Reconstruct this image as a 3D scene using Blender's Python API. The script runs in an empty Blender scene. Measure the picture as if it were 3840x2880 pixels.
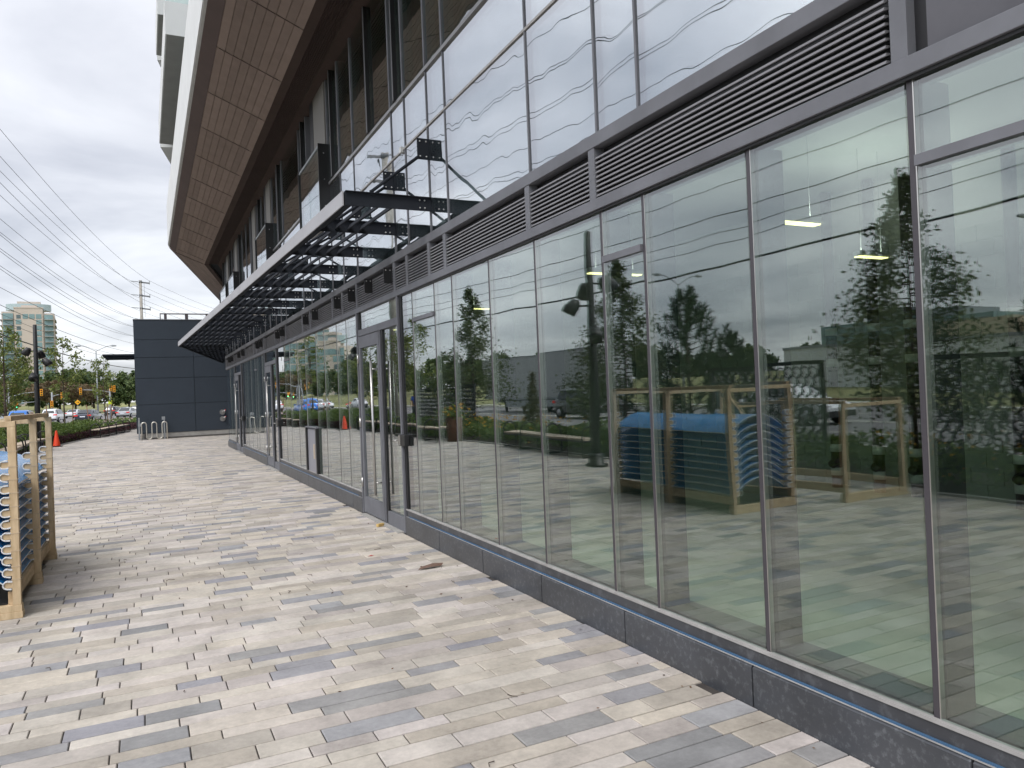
import bpy, math, random
import numpy as np
from mathutils import Vector, Matrix
random.seed(7)
R = math.radians
scene = bpy.context.scene
COL = scene.collection

# ------------------------------------------------------------------ camera
cam = bpy.data.cameras.new("camera"); cam.lens = 26.08; cam.sensor_width = 36; cam.sensor_fit = 'HORIZONTAL'
cam.clip_start = 0.05; cam.clip_end = 6000
camo = bpy.data.objects.new("camera", cam); COL.objects.link(camo)
CAMP = Vector((-2.6272, 0.0, 1.6))
def cam_matrix(yaw, pitch, roll):
    cy, sy, cp, sp = math.cos(yaw), math.sin(yaw), math.cos(pitch), math.sin(pitch)
    f = Vector((sy*cp, cy*cp, sp)); r0 = Vector((cy, -sy, 0)); u0 = r0.cross(f)
    c, s = math.cos(roll), math.sin(roll)
    r = c*r0 + s*u0; u = -s*r0 + c*u0
    m = Matrix((r, u, -f)).transposed().to_4x4(); m.translation = CAMP
    return m
camo.matrix_world = cam_matrix(R(26.353), R(0.476), R(-2.284))
scene.camera = camo

# ------------------------------------------------------------------ world, sun, exposure
SUN_EL, SUN_AZ = R(52), R(250)
w = bpy.data.worlds.new("World"); scene.world = w; w.use_nodes = True
nt = w.node_tree; nt.nodes.clear()
def N(nt, t, **k):
    n = nt.nodes.new(t)
    for a, b in k.items():
        if a == 'i':
            for kk, vv in b.items(): n.inputs[kk].default_value = vv
        else: setattr(n, a, b)
    return n
def L(nt, a, b): nt.links.new(a, b)
out = N(nt, 'ShaderNodeOutputWorld'); bg = N(nt, 'ShaderNodeBackground')
sky = N(nt, 'ShaderNodeTexSky'); sky.sky_type = 'NISHITA'; sky.sun_disc = False
sky.sun_elevation = SUN_EL; sky.sun_rotation = SUN_AZ
tc = N(nt, 'ShaderNodeTexCoord'); sep = N(nt, 'ShaderNodeSeparateXYZ'); L(nt, tc.outputs['Generated'], sep.inputs[0])
def M_(op, a, b=None, c=None, clamp=False, nt=nt):
    n = nt.nodes.new('ShaderNodeMath'); n.operation = op; n.use_clamp = clamp
    for i, v in enumerate((a, b, c)):
        if v is None: continue
        if isinstance(v, (int, float)): n.inputs[i].default_value = v
        else: nt.links.new(v, n.inputs[i])
    return n.outputs[0]
zc = M_('MAXIMUM', sep.outputs[2], 0.0)
den = M_('ADD', zc, 0.16)
cmb = N(nt, 'ShaderNodeCombineXYZ'); L(nt, M_('DIVIDE', sep.outputs[0], den), cmb.inputs[0]); L(nt, M_('DIVIDE', sep.outputs[1], den), cmb.inputs[1])
n1 = N(nt, 'ShaderNodeTexNoise', i={'Scale': 1.05, 'Detail': 7.0, 'Roughness': 0.52, 'Distortion': 0.35}); L(nt, cmb.outputs[0], n1.inputs['Vector'])
n2 = N(nt, 'ShaderNodeTexNoise', i={'Scale': 0.42, 'Detail': 3.0, 'Roughness': 0.5}); L(nt, cmb.outputs[0], n2.inputs['Vector'])
mixn = M_('ADD', M_('MULTIPLY', n1.outputs[0], 0.62), M_('MULTIPLY', n2.outputs[0], 0.38))
cr = N(nt, 'ShaderNodeValToRGB'); L(nt, mixn, cr.inputs[0])
e = cr.color_ramp.elements
e[0].position = 0.36; e[0].color = (0.33, 0.345, 0.39, 1)
e[1].position = 0.60; e[1].color = (0.88, 0.885, 0.91, 1)
m = cr.color_ramp.elements.new(0.47); m.color = (0.57, 0.58, 0.625, 1)
m = cr.color_ramp.elements.new(0.70); m.color = (1.12, 1.12, 1.13, 1)
# overcast: brighter overhead, a bright band low down
zen = M_('ADD', M_('MULTIPLY', zc, 0.45), 0.88)
zb = M_('MULTIPLY', M_('POWER', M_('SUBTRACT', 1.0, zc), 6.0), 0.42)
sd = N(nt, 'ShaderNodeVectorMath', operation='DOT_PRODUCT'); L(nt, tc.outputs['Generated'], sd.inputs[0])
sd.inputs[1].default_value = (-math.cos(SUN_EL)*0.78, -math.cos(SUN_EL)*0.62, math.sin(SUN_EL))
glow = M_('MULTIPLY', M_('POWER', M_('ADD', M_('MULTIPLY', sd.outputs['Value'], 0.5), 0.5, clamp=True), 2.6), 1.55)
lum = M_('ADD', M_('ADD', zen, zb), glow)
vm = N(nt, 'ShaderNodeVectorMath', operation='SCALE'); L(nt, cr.outputs[0], vm.inputs[0]); L(nt, lum, vm.inputs['Scale'])
skys = N(nt, 'ShaderNodeVectorMath', operation='SCALE'); L(nt, sky.outputs[0], skys.inputs[0]); skys.inputs['Scale'].default_value = 0.03
mx = N(nt, 'ShaderNodeVectorMath', operation='ADD'); L(nt, vm.outputs[0], mx.inputs[0]); L(nt, skys.outputs[0], mx.inputs[1])
L(nt, mx.outputs[0], bg.inputs[0]); bg.inputs[1].default_value = 0.74; L(nt, bg.outputs[0], out.inputs[0])
sun = bpy.data.lights.new("sun", 'SUN'); sun.energy = 1.5; sun.angle = R(22); sun.color = (1, 0.965, 0.91)
suno = bpy.data.objects.new("sun", sun); COL.objects.link(suno)
# light comes from the street side, a little behind the camera
sdir = Vector((-math.cos(SUN_EL)*0.78, -math.cos(SUN_EL)*0.62, math.sin(SUN_EL)))
suno.rotation_euler = sdir.to_track_quat('Z', 'Y').to_euler()
sky.sun_rotation = math.atan2(sdir.x, sdir.y)
scene.view_settings.view_transform = 'Standard'; scene.view_settings.look = 'None'
scene.view_settings.gamma = 1; scene.view_settings.exposure = 0.32; scene.view_settings.use_curve_mapping = False
scene.render.engine = 'CYCLES'
cy = scene.cycles
cy.max_bounces = 10; cy.diffuse_bounces = 3; cy.glossy_bounces = 4; cy.transmission_bounces = 6; cy.transparent_max_bounces = 24
cy.caustics_reflective = False; cy.caustics_refractive = False; cy.use_denoising = True; cy.sample_clamp_indirect = 6
cy.use_adaptive_sampling = True; cy.adaptive_threshold = 0.02

# ------------------------------------------------------------------ materials
MATS = {}
def mat(name, col, rough=0.7, metal=0.0, var=0.0, vscale=3.0, bump=0.0, bscale=40.0, spec=0.5, col2=None, emit=None, estr=0, objrand=0.0, coords='Object', stretch=None, coat=0.0):
    if name in MATS: return MATS[name]
    m = bpy.data.materials.new(name); m.use_nodes = True; nt = m.node_tree
    b = nt.nodes['Principled BSDF']
    b.inputs['Roughness'].default_value = rough; b.inputs['Metallic'].default_value = metal
    b.inputs['Specular IOR Level'].default_value = spec; b.inputs['Coat Weight'].default_value = coat
    c = (*col, 1); b.inputs['Base Color'].default_value = c
    if var > 0 or col2 or objrand > 0 or bump > 0:
        tcn = N(nt, 'ShaderNodeTexCoord'); mp = N(nt, 'ShaderNodeMapping')
        L(nt, tcn.outputs[coords], mp.inputs[0])
        if stretch: mp.inputs['Scale'].default_value = stretch
        src = None
        if var > 0 or col2:
            nn = N(nt, 'ShaderNodeTexNoise', i={'Scale': vscale, 'Detail': 5.0, 'Roughness': 0.6}); L(nt, mp.outputs[0], nn.inputs['Vector'])
            rp = N(nt, 'ShaderNodeValToRGB'); L(nt, nn.outputs[0], rp.inputs[0])
            a = tuple(max(0, x*(1-var)) for x in col); bb = col2 if col2 else tuple(min(1, x*(1+var)) for x in col)
            rp.color_ramp.elements[0].position = 0.32; rp.color_ramp.elements[0].color = (*a, 1)
            rp.color_ramp.elements[1].position = 0.68; rp.color_ramp.elements[1].color = (*bb, 1)
            src = rp.outputs[0]
            L(nt, M_('ADD', M_('MULTIPLY', nn.outputs[0], 0.2), rough-0.1, nt=nt), b.inputs['Roughness'])
        if objrand > 0:
            oi = N(nt, 'ShaderNodeObjectInfo'); hs = N(nt, 'ShaderNodeHueSaturation')
            if src: L(nt, src, hs.inputs['Color'])
            else: hs.inputs['Color'].default_value = c
            L(nt, M_('ADD', M_('MULTIPLY', oi.outputs['Random'], objrand*2, nt=nt), 1-objrand, nt=nt), hs.inputs['Value'])
            src = hs.outputs[0]
        if src: L(nt, src, b.inputs['Base Color'])
        if bump > 0:
            bn = N(nt, 'ShaderNodeTexNoise', i={'Scale': bscale, 'Detail': 4.0}); L(nt, mp.outputs[0], bn.inputs['Vector'])
            bp = N(nt, 'ShaderNodeBump', i={'Strength': 1.0, 'Distance': bump}); L(nt, bn.outputs[0], bp.inputs['Height'])
            L(nt, bp.outputs[0], b.inputs['Normal'])
    if emit:
        b.inputs['Emission Color'].default_value = (*emit, 1); b.inputs['Emission Strength'].default_value = estr
    MATS[name] = m
    return m

def glassmat(name, r0=0.13, tint=(0.86, 0.94, 0.9), wav=0.0012, wscale=1.4, seed=0.0):
    if name in MATS: return MATS[name]
    m = bpy.data.materials.new(name); m.use_nodes = True; nt = m.node_tree; nt.nodes.clear()
    o = N(nt, 'ShaderNodeOutputMaterial'); mx = N(nt, 'ShaderNodeMixShader')
    tr = N(nt, 'ShaderNodeBsdfTransparent', i={'Color': (*tint, 1)}); gl = N(nt, 'ShaderNodeBsdfGlossy', i={'Roughness': 0.0, 'Color': (0.95, 0.965, 0.985, 1)})
    lw = N(nt, 'ShaderNodeLayerWeight', i={'Blend': 0.5})
    tcn = N(nt, 'ShaderNodeTexCoord'); oi = N(nt, 'ShaderNodeObjectInfo')
    add = N(nt, 'ShaderNodeVectorMath', operation='ADD'); L(nt, tcn.outputs['Object'], add.inputs[0])
    sc = N(nt, 'ShaderNodeCombineXYZ'); L(nt, M_('MULTIPLY', oi.outputs['Random'], 37.0, nt=nt), sc.inputs[0]); L(nt, sc.outputs[0], add.inputs[1])
    nz = N(nt, 'ShaderNodeTexNoise', i={'Scale': wscale, 'Detail': 1.5, 'Roughness': 0.45}); L(nt, add.outputs[0], nz.inputs['Vector'])
    bp = N(nt, 'ShaderNodeBump', i={'Strength': 1.0, 'Distance': wav}); L(nt, nz.outputs[0], bp.inputs['Height'])
    L(nt, bp.outputs[0], gl.inputs['Normal'])
    f = M_('ADD', M_('MULTIPLY', M_('POWER', lw.outputs['Facing'], 3.0, nt=nt), 1-r0, nt=nt), r0, nt=nt)
    L(nt, f, mx.inputs[0]); L(nt, tr.outputs[0], mx.inputs[1]); L(nt, gl.outputs[0], mx.inputs[2]); L(nt, mx.outputs[0], o.inputs[0])
    MATS[name] = m
    return m

GL_LOW = glassmat('storefront_glass', 0.145, (0.85, 0.95, 0.895), 0.0015, 1.5)
GL_UP = glassmat('upper_glass', 0.48, (0.8, 0.87, 0.86), 0.0034, 1.7)
GL_WIN = glassmat('upper_window_glass', 0.17, (0.72, 0.86, 0.78), 0.0034, 1.7)
GL_RAIL = glassmat('rail_glass', 0.10, (0.86, 0.94, 0.91), 0.0003, 2.0)
GL_FAR = mat('far_window_glass', (0.10, 0.17, 0.19), 0.12, 0.0, 0.35, 0.15, spec=0.9)
M_FRAME = mat('charcoal_frame_metal', (0.185, 0.19, 0.21), 0.36, 0.4, 0.12, 2.5)
M_DARK = mat('black_gasket', (0.012, 0.012, 0.014), 0.5)
M_LOUVRE = mat('louvre_metal', (0.24, 0.24, 0.255), 0.35, 0.4, 0.1, 3)
M_CANOPY = mat('canopy_steel', (0.024, 0.028, 0.036), 0.6, 0.0, 0.15, 4, spec=0.3)
M_FASCIA = mat('canopy_fascia_grey', (0.42, 0.42, 0.44), 0.4, 0.3, 0.05, 2)
M_BOLT = mat('zinc_bolt', (0.5, 0.5, 0.5), 0.35, 0.9)
M_GRAN = None
def granite(name, base, light, scale):
    m = bpy.data.materials.new(name); m.use_nodes = True; nt = m.node_tree; b = nt.nodes['Principled BSDF']
    tcn = N(nt, 'ShaderNodeTexCoord')
    v = N(nt, 'ShaderNodeTexNoise', i={'Scale': scale, 'Detail': 6.0, 'Roughness': 0.72}); L(nt, tcn.outputs['Object'], v.inputs['Vector'])
    n = N(nt, 'ShaderNodeTexNoise', i={'Scale': 3.0, 'Detail': 3.0}); L(nt, tcn.outputs['Object'], n.inputs['Vector'])
    rp = N(nt, 'ShaderNodeValToRGB'); L(nt, v.outputs[0], rp.inputs[0])
    rp.color_ramp.elements[0].position = 0.52; rp.color_ramp.elements[0].color = (*base, 1)
    rp.color_ramp.elements[1].position = 0.66; rp.color_ramp.elements[1].color = (*light, 1)
    hs = N(nt, 'ShaderNodeHueSaturation'); L(nt, rp.outputs[0], hs.inputs['Color']); L(nt, M_('ADD', n.outputs[0], 0.55, nt=nt), hs.inputs['Value'])
    L(nt, hs.outputs[0], b.inputs['Base Color']); b.inputs['Roughness'].default_value = 0.38
    MATS[name] = m; return m
M_GRAN = granite('dark_granite', (0.052, 0.056, 0.064), (0.105, 0.112, 0.122), 30)
M_RAILB = granite('sill_rail_weathered', (0.045, 0.048, 0.055), (0.085, 0.09, 0.1), 9)
M_SILL = mat('sill_light_edge', (0.40, 0.39, 0.38), 0.5, 0.3, 0.15, 8)
M_TAPE = mat('blue_tape', (0.05, 0.12, 0.22), 0.7)
M_WALLP = mat('slate_blue_panel', (0.036, 0.047, 0.062), 0.55, 0.0, 0.05, 1.5, objrand=0.04)
M_SEAM = mat('panel_joint_dark', (0.008, 0.01, 0.013), 0.8)
M_SOFF = mat('brown_soffit_board', (0.28, 0.215, 0.185), 0.6, 0.0, 0.08, 4, objrand=0.12)
M_SOFFD = mat('dark_brown_soffit', (0.088, 0.060, 0.052), 0.6, 0.0, 0.1, 2)
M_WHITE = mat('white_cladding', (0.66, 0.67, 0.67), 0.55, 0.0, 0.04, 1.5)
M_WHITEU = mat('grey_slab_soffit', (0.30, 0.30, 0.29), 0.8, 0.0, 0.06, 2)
M_CONC = mat('light_concrete', (0.36, 0.35, 0.33), 0.85, 0.0, 0.12, 4, bump=0.002)
M_STEEL = mat('stainless_steel', (0.55, 0.54, 0.52), 0.28, 0.9)
M_GALV = mat('galvanised_steel', (0.36, 0.38, 0.40), 0.5, 0.4, 0.1, 10)
M_BLACK = mat('black_powder_coat', (0.012, 0.012, 0.013), 0.4)
M_WOOD = mat('pine_lumber', (0.56, 0.41, 0.24), 0.7, 0.0, 0.2, 3.0, stretch=(6, 6, 1.2), col2=(0.70, 0.55, 0.36))
M_WOOD2 = mat('pine_lumber_flat', (0.54, 0.39, 0.23), 0.7, 0.0, 0.2, 3.0, stretch=(6, 1.2, 6), col2=(0.68, 0.53, 0.35))
M_BENCHW = mat('bench_timber', (0.58, 0.48, 0.38), 0.6, 0.0, 0.12, 3, stretch=(6, 1, 6))
M_FOAM = mat('white_foam', (0.72, 0.74, 0.76), 0.4, 0.0, 0.08, 6)
M_CONE = mat('orange_cone_plastic', (0.86, 0.07, 0.02), 0.5)
M_ASPH = mat('asphalt', (0.17, 0.165, 0.165), 0.9, 0.0, 0.10, 0.6, bump=0.003, bscale=30)
M_KERB = mat('kerb_concrete', (0.50, 0.49, 0.46), 0.85, 0.0, 0.08, 2)
M_GRASS = mat('grass', (0.15, 0.165, 0.06), 0.95, 0.0, 0.3, 0.08, col2=(0.24, 0.235, 0.09))
M_SOIL = mat('bark_mulch', (0.035, 0.024, 0.018), 0.95, 0.0, 0.4, 12, bump=0.01, bscale=30)
M_YEL = mat('signal_yellow', (0.80, 0.36, 0.01), 0.5)
M_TAPEW = mat('clear_wrap', (0.7, 0.75, 0.8), 0.15, 0.0)

def leafmat(name, c1, c2):
    m = bpy.data.materials.new(name); m.use_nodes = True; nt = m.node_tree; b = nt.nodes['Principled BSDF']
    g = N(nt, 'ShaderNodeNewGeometry'); rp = N(nt, 'ShaderNodeValToRGB'); L(nt, g.outputs['Random Per Island'], rp.inputs[0])
    rp.color_ramp.elements[0].color = (*c1, 1); rp.color_ramp.elements[1].color = (*c2, 1)
    L(nt, rp.outputs[0], b.inputs['Base Color']); b.inputs['Roughness'].default_value = 0.6
    tl = N(nt, 'ShaderNodeBsdfTranslucent'); L(nt, rp.outputs[0], tl.inputs[0])
    mx = N(nt, 'ShaderNodeMixShader', i={0: 0.3}); L(nt, b.outputs[0], mx.inputs[1]); L(nt, tl.outputs[0], mx.inputs[2])
    L(nt, mx.outputs[0], nt.nodes['Material Output'].inputs[0]); MATS[name] = m; return m
LF_TREE = leafmat('young_tree_leaves', (0.08, 0.13, 0.03), (0.25, 0.28, 0.07))
LF_DARKT = leafmat('dark_street_tree_leaves', (0.045, 0.07, 0.026), (0.13, 0.16, 0.05))
LF_WOOD = leafmat('far_tree_leaves', (0.035, 0.07, 0.025), (0.12, 0.16, 0.045))
LF_RUST = leafmat('rusty_leaves', (0.10, 0.07, 0.04), (0.18, 0.13, 0.06))
LF_PINE = leafmat('pine_needles', (0.018, 0.045, 0.022), (0.05, 0.09, 0.035))
LF_CEDAR = leafmat('cedar_foliage', (0.06, 0.06, 0.02), (0.13, 0.12, 0.04))
LF_SHRUB = leafmat('green_shrub_leaves', (0.055, 0.10, 0.02), (0.17, 0.24, 0.05))
LF_BURG = leafmat('burgundy_leaves', (0.035, 0.012, 0.016), (0.09, 0.03, 0.035))
LF_FLOW = leafmat('yellow_flowers', (0.55, 0.26, 0.01), (0.70, 0.42, 0.02))
LF_PINK = leafmat('pale_pink_flowers', (0.45, 0.30, 0.30), (0.62, 0.50, 0.50))
M_BARK = mat('bark', (0.085, 0.065, 0.05), 0.9, 0.0, 0.3, 20)
M_STAKE = mat('wooden_stake', (0.22, 0.13, 0.08), 0.85, 0.0, 0.2, 8)

# ------------------------------------------------------------------ mesh helpers
def tag(o, label=None, cat=None, group=None, kind=None):
    if label: o['label'] = label
    if cat: o['category'] = cat
    if group: o['group'] = group
    if kind: o['kind'] = kind
    return o
def thing(name, label, cat, loc=(0, 0, 0), rz=0.0, group=None):
    o = bpy.data.objects.new(name, None); COL.objects.link(o); o.location = loc; o.rotation_euler = (0, 0, rz)
    return tag(o, label, cat, group)
class MB:
    def __init__(s): s.v = []; s.f = []; s.mi = []; s.sm = []
    def add(s, vs, fs, mi=0, smooth=False):
        n = len(s.v); s.v.extend(vs); s.f.extend([tuple(i+n for i in f) for f in fs]); s.mi.extend([mi]*len(fs)); s.sm.extend([smooth]*len(fs)); return s
    def box(s, x0, x1, y0, y1, z0, z1, mi=0):
        if x0 > x1: x0, x1 = x1, x0
        if y0 > y1: y0, y1 = y1, y0
        if z0 > z1: z0, z1 = z1, z0
        vs = [(x0,y0,z0),(x1,y0,z0),(x1,y1,z0),(x0,y1,z0),(x0,y0,z1),(x1,y0,z1),(x1,y1,z1),(x0,y1,z1)]
        return s.add(vs, [(3,2,1,0),(4,5,6,7),(0,1,5,4),(1,2,6,5),(2,3,7,6),(3,0,4,7)], mi)
    def bar(s, p, q, w, h, up=(0,0,1), mi=0):
        p, q = Vector(p), Vector(q); d = (q-p).normalized(); u = Vector(up)
        if abs(d.dot(u)) > 0.99: u = Vector((0, 1, 0))
        r = d.cross(u).normalized()*w/2; u2 = r.cross(d).normalized()*h/2
        vs = []
        for c in (p, q):
            for a, b in ((-1,-1),(1,-1),(1,1),(-1,1)): vs.append(tuple(c+r*a+u2*b))
        return s.add(vs, [(3,2,1,0),(4,5,6,7),(0,1,5,4),(1,2,6,5),(2,3,7,6),(3,0,4,7)], mi)
    def tube(s, pts, rad, n=8, mi=0, cap=True):
        pts = [Vector(p) for p in pts]; rs = rad if isinstance(rad, (list, tuple)) else [rad]*len(pts)
        rings = []; prev = None
        for i, p in enumerate(pts):
            d = (pts[min(i+1, len(pts)-1)]-pts[max(i-1, 0)]).normalized()
            if prev is None:
                a = Vector((0,0,1)) if abs(d.z) < 0.9 else Vector((1,0,0)); u = d.cross(a).normalized()
            else: u = (prev - d*prev.dot(d)).normalized()
            prev = u; v = d.cross(u)
            rings.append([tuple(p+(u*math.cos(2*math.pi*k/n)+v*math.sin(2*math.pi*k/n))*rs[i]) for k in range(n)])
        vs = [v for r in rings for v in r]; fs = []
        for i in range(len(pts)-1):
            for k in range(n):
                a = i*n+k; b = i*n+(k+1) % n; fs.append((a, b, b+n, a+n))
        if cap: fs.append(tuple(range(n))[::-1]); fs.append(tuple((len(pts)-1)*n+k for k in range(n)))
        return s.add(vs, fs, mi, True)
    def lathe(s, prof, n=20, cx=0, cy=0, mi=0):
        vs = []; fs = []
        for r, z in prof:
            for k in range(n): vs.append((cx+r*math.cos(2*math.pi*k/n), cy+r*math.sin(2*math.pi*k/n), z))
        for i in range(len(prof)-1):
            for k in range(n):
                a = i*n+k; b = i*n+(k+1) % n; fs.append((a, b, b+n, a+n))
        fs.append(tuple(range(n))[::-1]); fs.append(tuple((len(prof)-1)*n+k for k in range(n)))
        return s.add(vs, fs, mi, True)
    def prism(s, poly, z0, z1, mi=0):
        n = len(poly); vs = [(x, y, z0) for x, y in poly]+[(x, y, z1) for x, y in poly]
        fs = [tuple(range(n))[::-1], tuple(range(n, 2*n))]+[(i, (i+1) % n, (i+1) % n+n, i+n) for i in range(n)]
        return s.add(vs, fs, mi)
    def mesh(s, name, mats):
        me = bpy.data.meshes.new(name); me.from_pydata(s.v, [], s.f); me.update()
        for m in (mats if isinstance(mats, (list, tuple)) else [mats]): me.materials.append(m)
        me.polygons.foreach_set('material_index', s.mi); me.polygons.foreach_set('use_smooth', s.sm); me.update()
        return me
    def build(s, name, mats, parent=None, bevel=0.0):
        o = bpy.data.objects.new(name, s.mesh(name, mats)); COL.objects.link(o)
        if parent: o.parent = parent
        if bevel > 0:
            bv = o.modifiers.new('bevel', 'BEVEL'); bv.width = bevel; bv.segments = 2; bv.limit_method = 'ANGLE'
        return o
def inst(me, name, parent=None, loc=(0,0,0), rot=(0,0,0), scale=(1,1,1)):
    o = bpy.data.objects.new(name, me); COL.objects.link(o); o.parent = parent; o.location = loc; o.rotation_euler = rot; o.scale = scale
    return o
def copy_tree(o, parent=None):
    c = o.copy(); COL.objects.link(c); c.parent = parent
    for ch in list(o.children): copy_tree(ch, c)
    return c
def npmesh(name, verts, faces, mats, mi=None):
    me = bpy.data.meshes.new(name); nv, nf, k = len(verts), len(faces), faces.shape[1]
    me.vertices.add(nv); me.vertices.foreach_set('co', verts.astype(np.float32).ravel())
    me.loops.add(nf*k); me.loops.foreach_set('vertex_index', faces.astype(np.int32).ravel())
    me.polygons.add(nf); me.polygons.foreach_set('loop_start', np.arange(0, nf*k, k, dtype=np.int32))
    for m in (mats if isinstance(mats, (list, tuple)) else [mats]): me.materials.append(m)
    if mi is not None: me.polygons.foreach_set('material_index', mi.astype(np.int32))
    me.update(calc_edges=True); return me
def leaf_cloud(rng, centers, size, aspect=0.55, updown=1.0):
    n = len(centers); d = rng.normal(size=(n, 3)); d[:, 2] *= updown; d /= np.linalg.norm(d, axis=1)[:, None]
    t = rng.normal(size=(n, 3)); t -= d*(t*d).sum(1)[:, None]; t /= np.linalg.norm(t, axis=1)[:, None]
    s = (size*rng.uniform(0.6, 1.3, n))[:, None]
    a = centers-d*s; b = centers+t*s*aspect; c = centers+d*s; e = centers-t*s*aspect
    v = np.stack([a, b, c, e], 1).reshape(-1, 3); f = np.arange(n*4).reshape(-1, 4)
    return v, f

# ------------------------------------------------------------------ ground, road, plaza
tag(MB().box(-2500, 2500, -400, 4600, -2.0, -0.30).build('ground', M_GRASS), kind='structure')
def sheet(name, poly, z, m, t=0.2, kind='structure'):
    return tag(MB().prism(poly, z-t, z).build(name, m), kind=kind)
RR = [(-11.6, -60), (-11.3, 30), (-10.9, 57), (-10.6, 77), (-5.0, 100), (1.0, 125), (12, 170), (34, 260)]
RL = [(-31, -60), (-30.5, 60), (-21, 124), (-12, 170), (6, 260)]
sheet('road', RR + RL[::-1], -0.12, M_ASPH)
def polyline_strip(name, pts, w, z0, z1, m, parent=None, kind='structure'):
    mb = MB(); P = [Vector((*p, 0)) for p in pts]; nrm = []
    for i in range(len(P)):
        d = (P[min(i+1, len(P)-1)]-P[max(i-1, 0)]).normalized(); nrm.append(Vector((-d.y, d.x, 0)))
    for i in range(len(P)-1):
        a, b = P[i]-nrm[i]*w/2, P[i]+nrm[i]*w/2; c, d = P[i+1]+nrm[i+1]*w/2, P[i+1]-nrm[i+1]*w/2
        mb.prism([(a.x, a.y), (d.x, d.y), (c.x, c.y), (b.x, b.y)], z0, z1)
    o = mb.build(name, m, parent); 
    if kind: tag(o, kind=kind)
    return o
polyline_strip('kerb', RR, 0.2, -0.25, 0.03, M_KERB)
polyline_strip('kerb', RL, 0.2, -0.25, 0.03, M_KERB)
sw = [(-10.3, -60), (-10.1, 30), (-9.75, 57), (-9.5, 74), (-4.5, 97), (2.5, 125)]
polyline_strip('pavement', sw, 0.55, -0.2, 0.012, M_KERB)
# lane paint
for off, dash in ((4.7, 1), (9.3, 0), (9.6, 0), (14.0, 1)):
    mb = MB()
    for i in range(-50, 95, 9 if dash else 12):
        y0, y1 = i, i+(3.5 if dash else 12)
        mb.box(-11.2-off, -11.2-off+0.12, y0, min(y1, 95), -0.13, -0.116)
    tag(mb.build('lane_marking', mat('lane_paint', (0.62, 0.6, 0.52), 0.7, 0, 0.15, 3)), kind='structure')
# inner edge of the planting bed (plaza side)
BE = [(-7.3, -8), (-7.1, 2), (-6.75, 9), (-6.45, 13), (-6.7, 20), (-6.45, 24), (-6.5, 29), (-6.45, 33), (-6.1, 36.5), (-5.72, 39.2), (-5.15, 43.6), (-3.2, 54.8), (-2.4, 60), (4, 90)]
def edge_x(y):
    for (x0, y0), (x1, y1) in zip(BE, BE[1:]):
        if y0 <= y <= y1: return x0+(x1-x0)*(y-y0)/(y1-y0)
    return BE[0][0]
BO = [(-10.03, -8), (-9.9, 30), (-9.5, 57), (-9.3, 70), (-4.6, 92), (3, 92)]
sheet('planting_bed', BE[:-1] + [(-1.0, 74), (-4.5, 92)] + [(-9.25, 74), (-9.5, 57), (-9.82, 30), (-9.98, -8)], 0.015, M_SOIL, 0.2)
polyline_strip('bed_edging', BE[:-1], 0.09, -0.1, 0.03, M_CONC)
sheet('plaza_base', [(-7.45, -8), (16, -8), (16, 70), (1.5, 70), (-2.4, 60)] + BE[::-1][2:-1], -0.009, mat('shaded_joint_sand', (0.055, 0.048, 0.044), 0.95, 0, 0.2, 20))  # sand tone darkened to stand for the shadow down in the joints

# pavers: three tones, each with blotches and grain; random per stone
def pavermat(name, c, spread):
    m = bpy.data.materials.new(name); m.use_nodes = True; nt = m.node_tree; b = nt.nodes['Principled BSDF']
    g = N(nt, 'ShaderNodeNewGeometry'); oi = N(nt, 'ShaderNodeObjectInfo')
    rnd = M_('FRACT', M_('ADD', g.outputs['Random Per Island'], M_('MULTIPLY', oi.outputs['Random'], 7.31, nt=nt), nt=nt), nt=nt)
    cr = N(nt, 'ShaderNodeValToRGB'); L(nt, rnd, cr.inputs[0])
    k = cr.color_ramp.elements; k[0].color = (*[x*(1-spread) for x in c], 1); k[1].color = (*[x*(1+spread*0.8) for x in c], 1)
    md = cr.color_ramp.elements.new(0.35); md.color = (c[0]*1.01, c[1]*0.985, c[2]*0.945, 1)
    md = cr.color_ramp.elements.new(0.7); md.color = (c[0]*0.98, c[1]*0.965, c[2]*1.03, 1)
    wn = N(nt, 'ShaderNodeTexNoise', i={'Scale': 3.3, 'Detail': 8.0, 'Roughness': 0.68}); L(nt, g.outputs['Position'], wn.inputs['Vector'])
    w2 = N(nt, 'ShaderNodeTexNoise', i={'Scale': 34.0, 'Detail': 4.0, 'Roughness': 0.7}); L(nt, g.outputs['Position'], w2.inputs['Vector'])
    w3 = N(nt, 'ShaderNodeTexNoise', i={'Scale': 0.55, 'Detail': 4.0, 'Roughness': 0.6}); L(nt, g.outputs['Position'], w3.inputs['Vector'])
    v = M_('ADD', M_('MULTIPLY', M_('SUBTRACT', wn.outputs[0], 0.5, nt=nt), 1.15, nt=nt), 1.0, nt=nt)
    v = M_('ADD', v, M_('MULTIPLY', M_('SUBTRACT', w2.outputs[0], 0.5, nt=nt), 0.45, nt=nt), nt=nt)
    v = M_('ADD', v, M_('MULTIPLY', M_('SUBTRACT', w3.outputs[0], 0.5, nt=nt), 0.35, nt=nt), nt=nt)
    hs = N(nt, 'ShaderNodeHueSaturation'); L(nt, cr.outputs[0], hs.inputs['Color']); L(nt, v, hs.inputs['Value']); L(nt, hs.outputs[0], b.inputs['Base Color'])
    b.inputs['Roughness'].default_value = 0.8; b.inputs['Specular IOR Level'].default_value = 0.35
    bp = N(nt, 'ShaderNodeBump', i={'Strength': 0.6, 'Distance': 0.0012}); L(nt, w2.outputs[0], bp.inputs['Height']); L(nt, bp.outputs[0], b.inputs['Normal'])
    MATS[name] = m; return m
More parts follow.
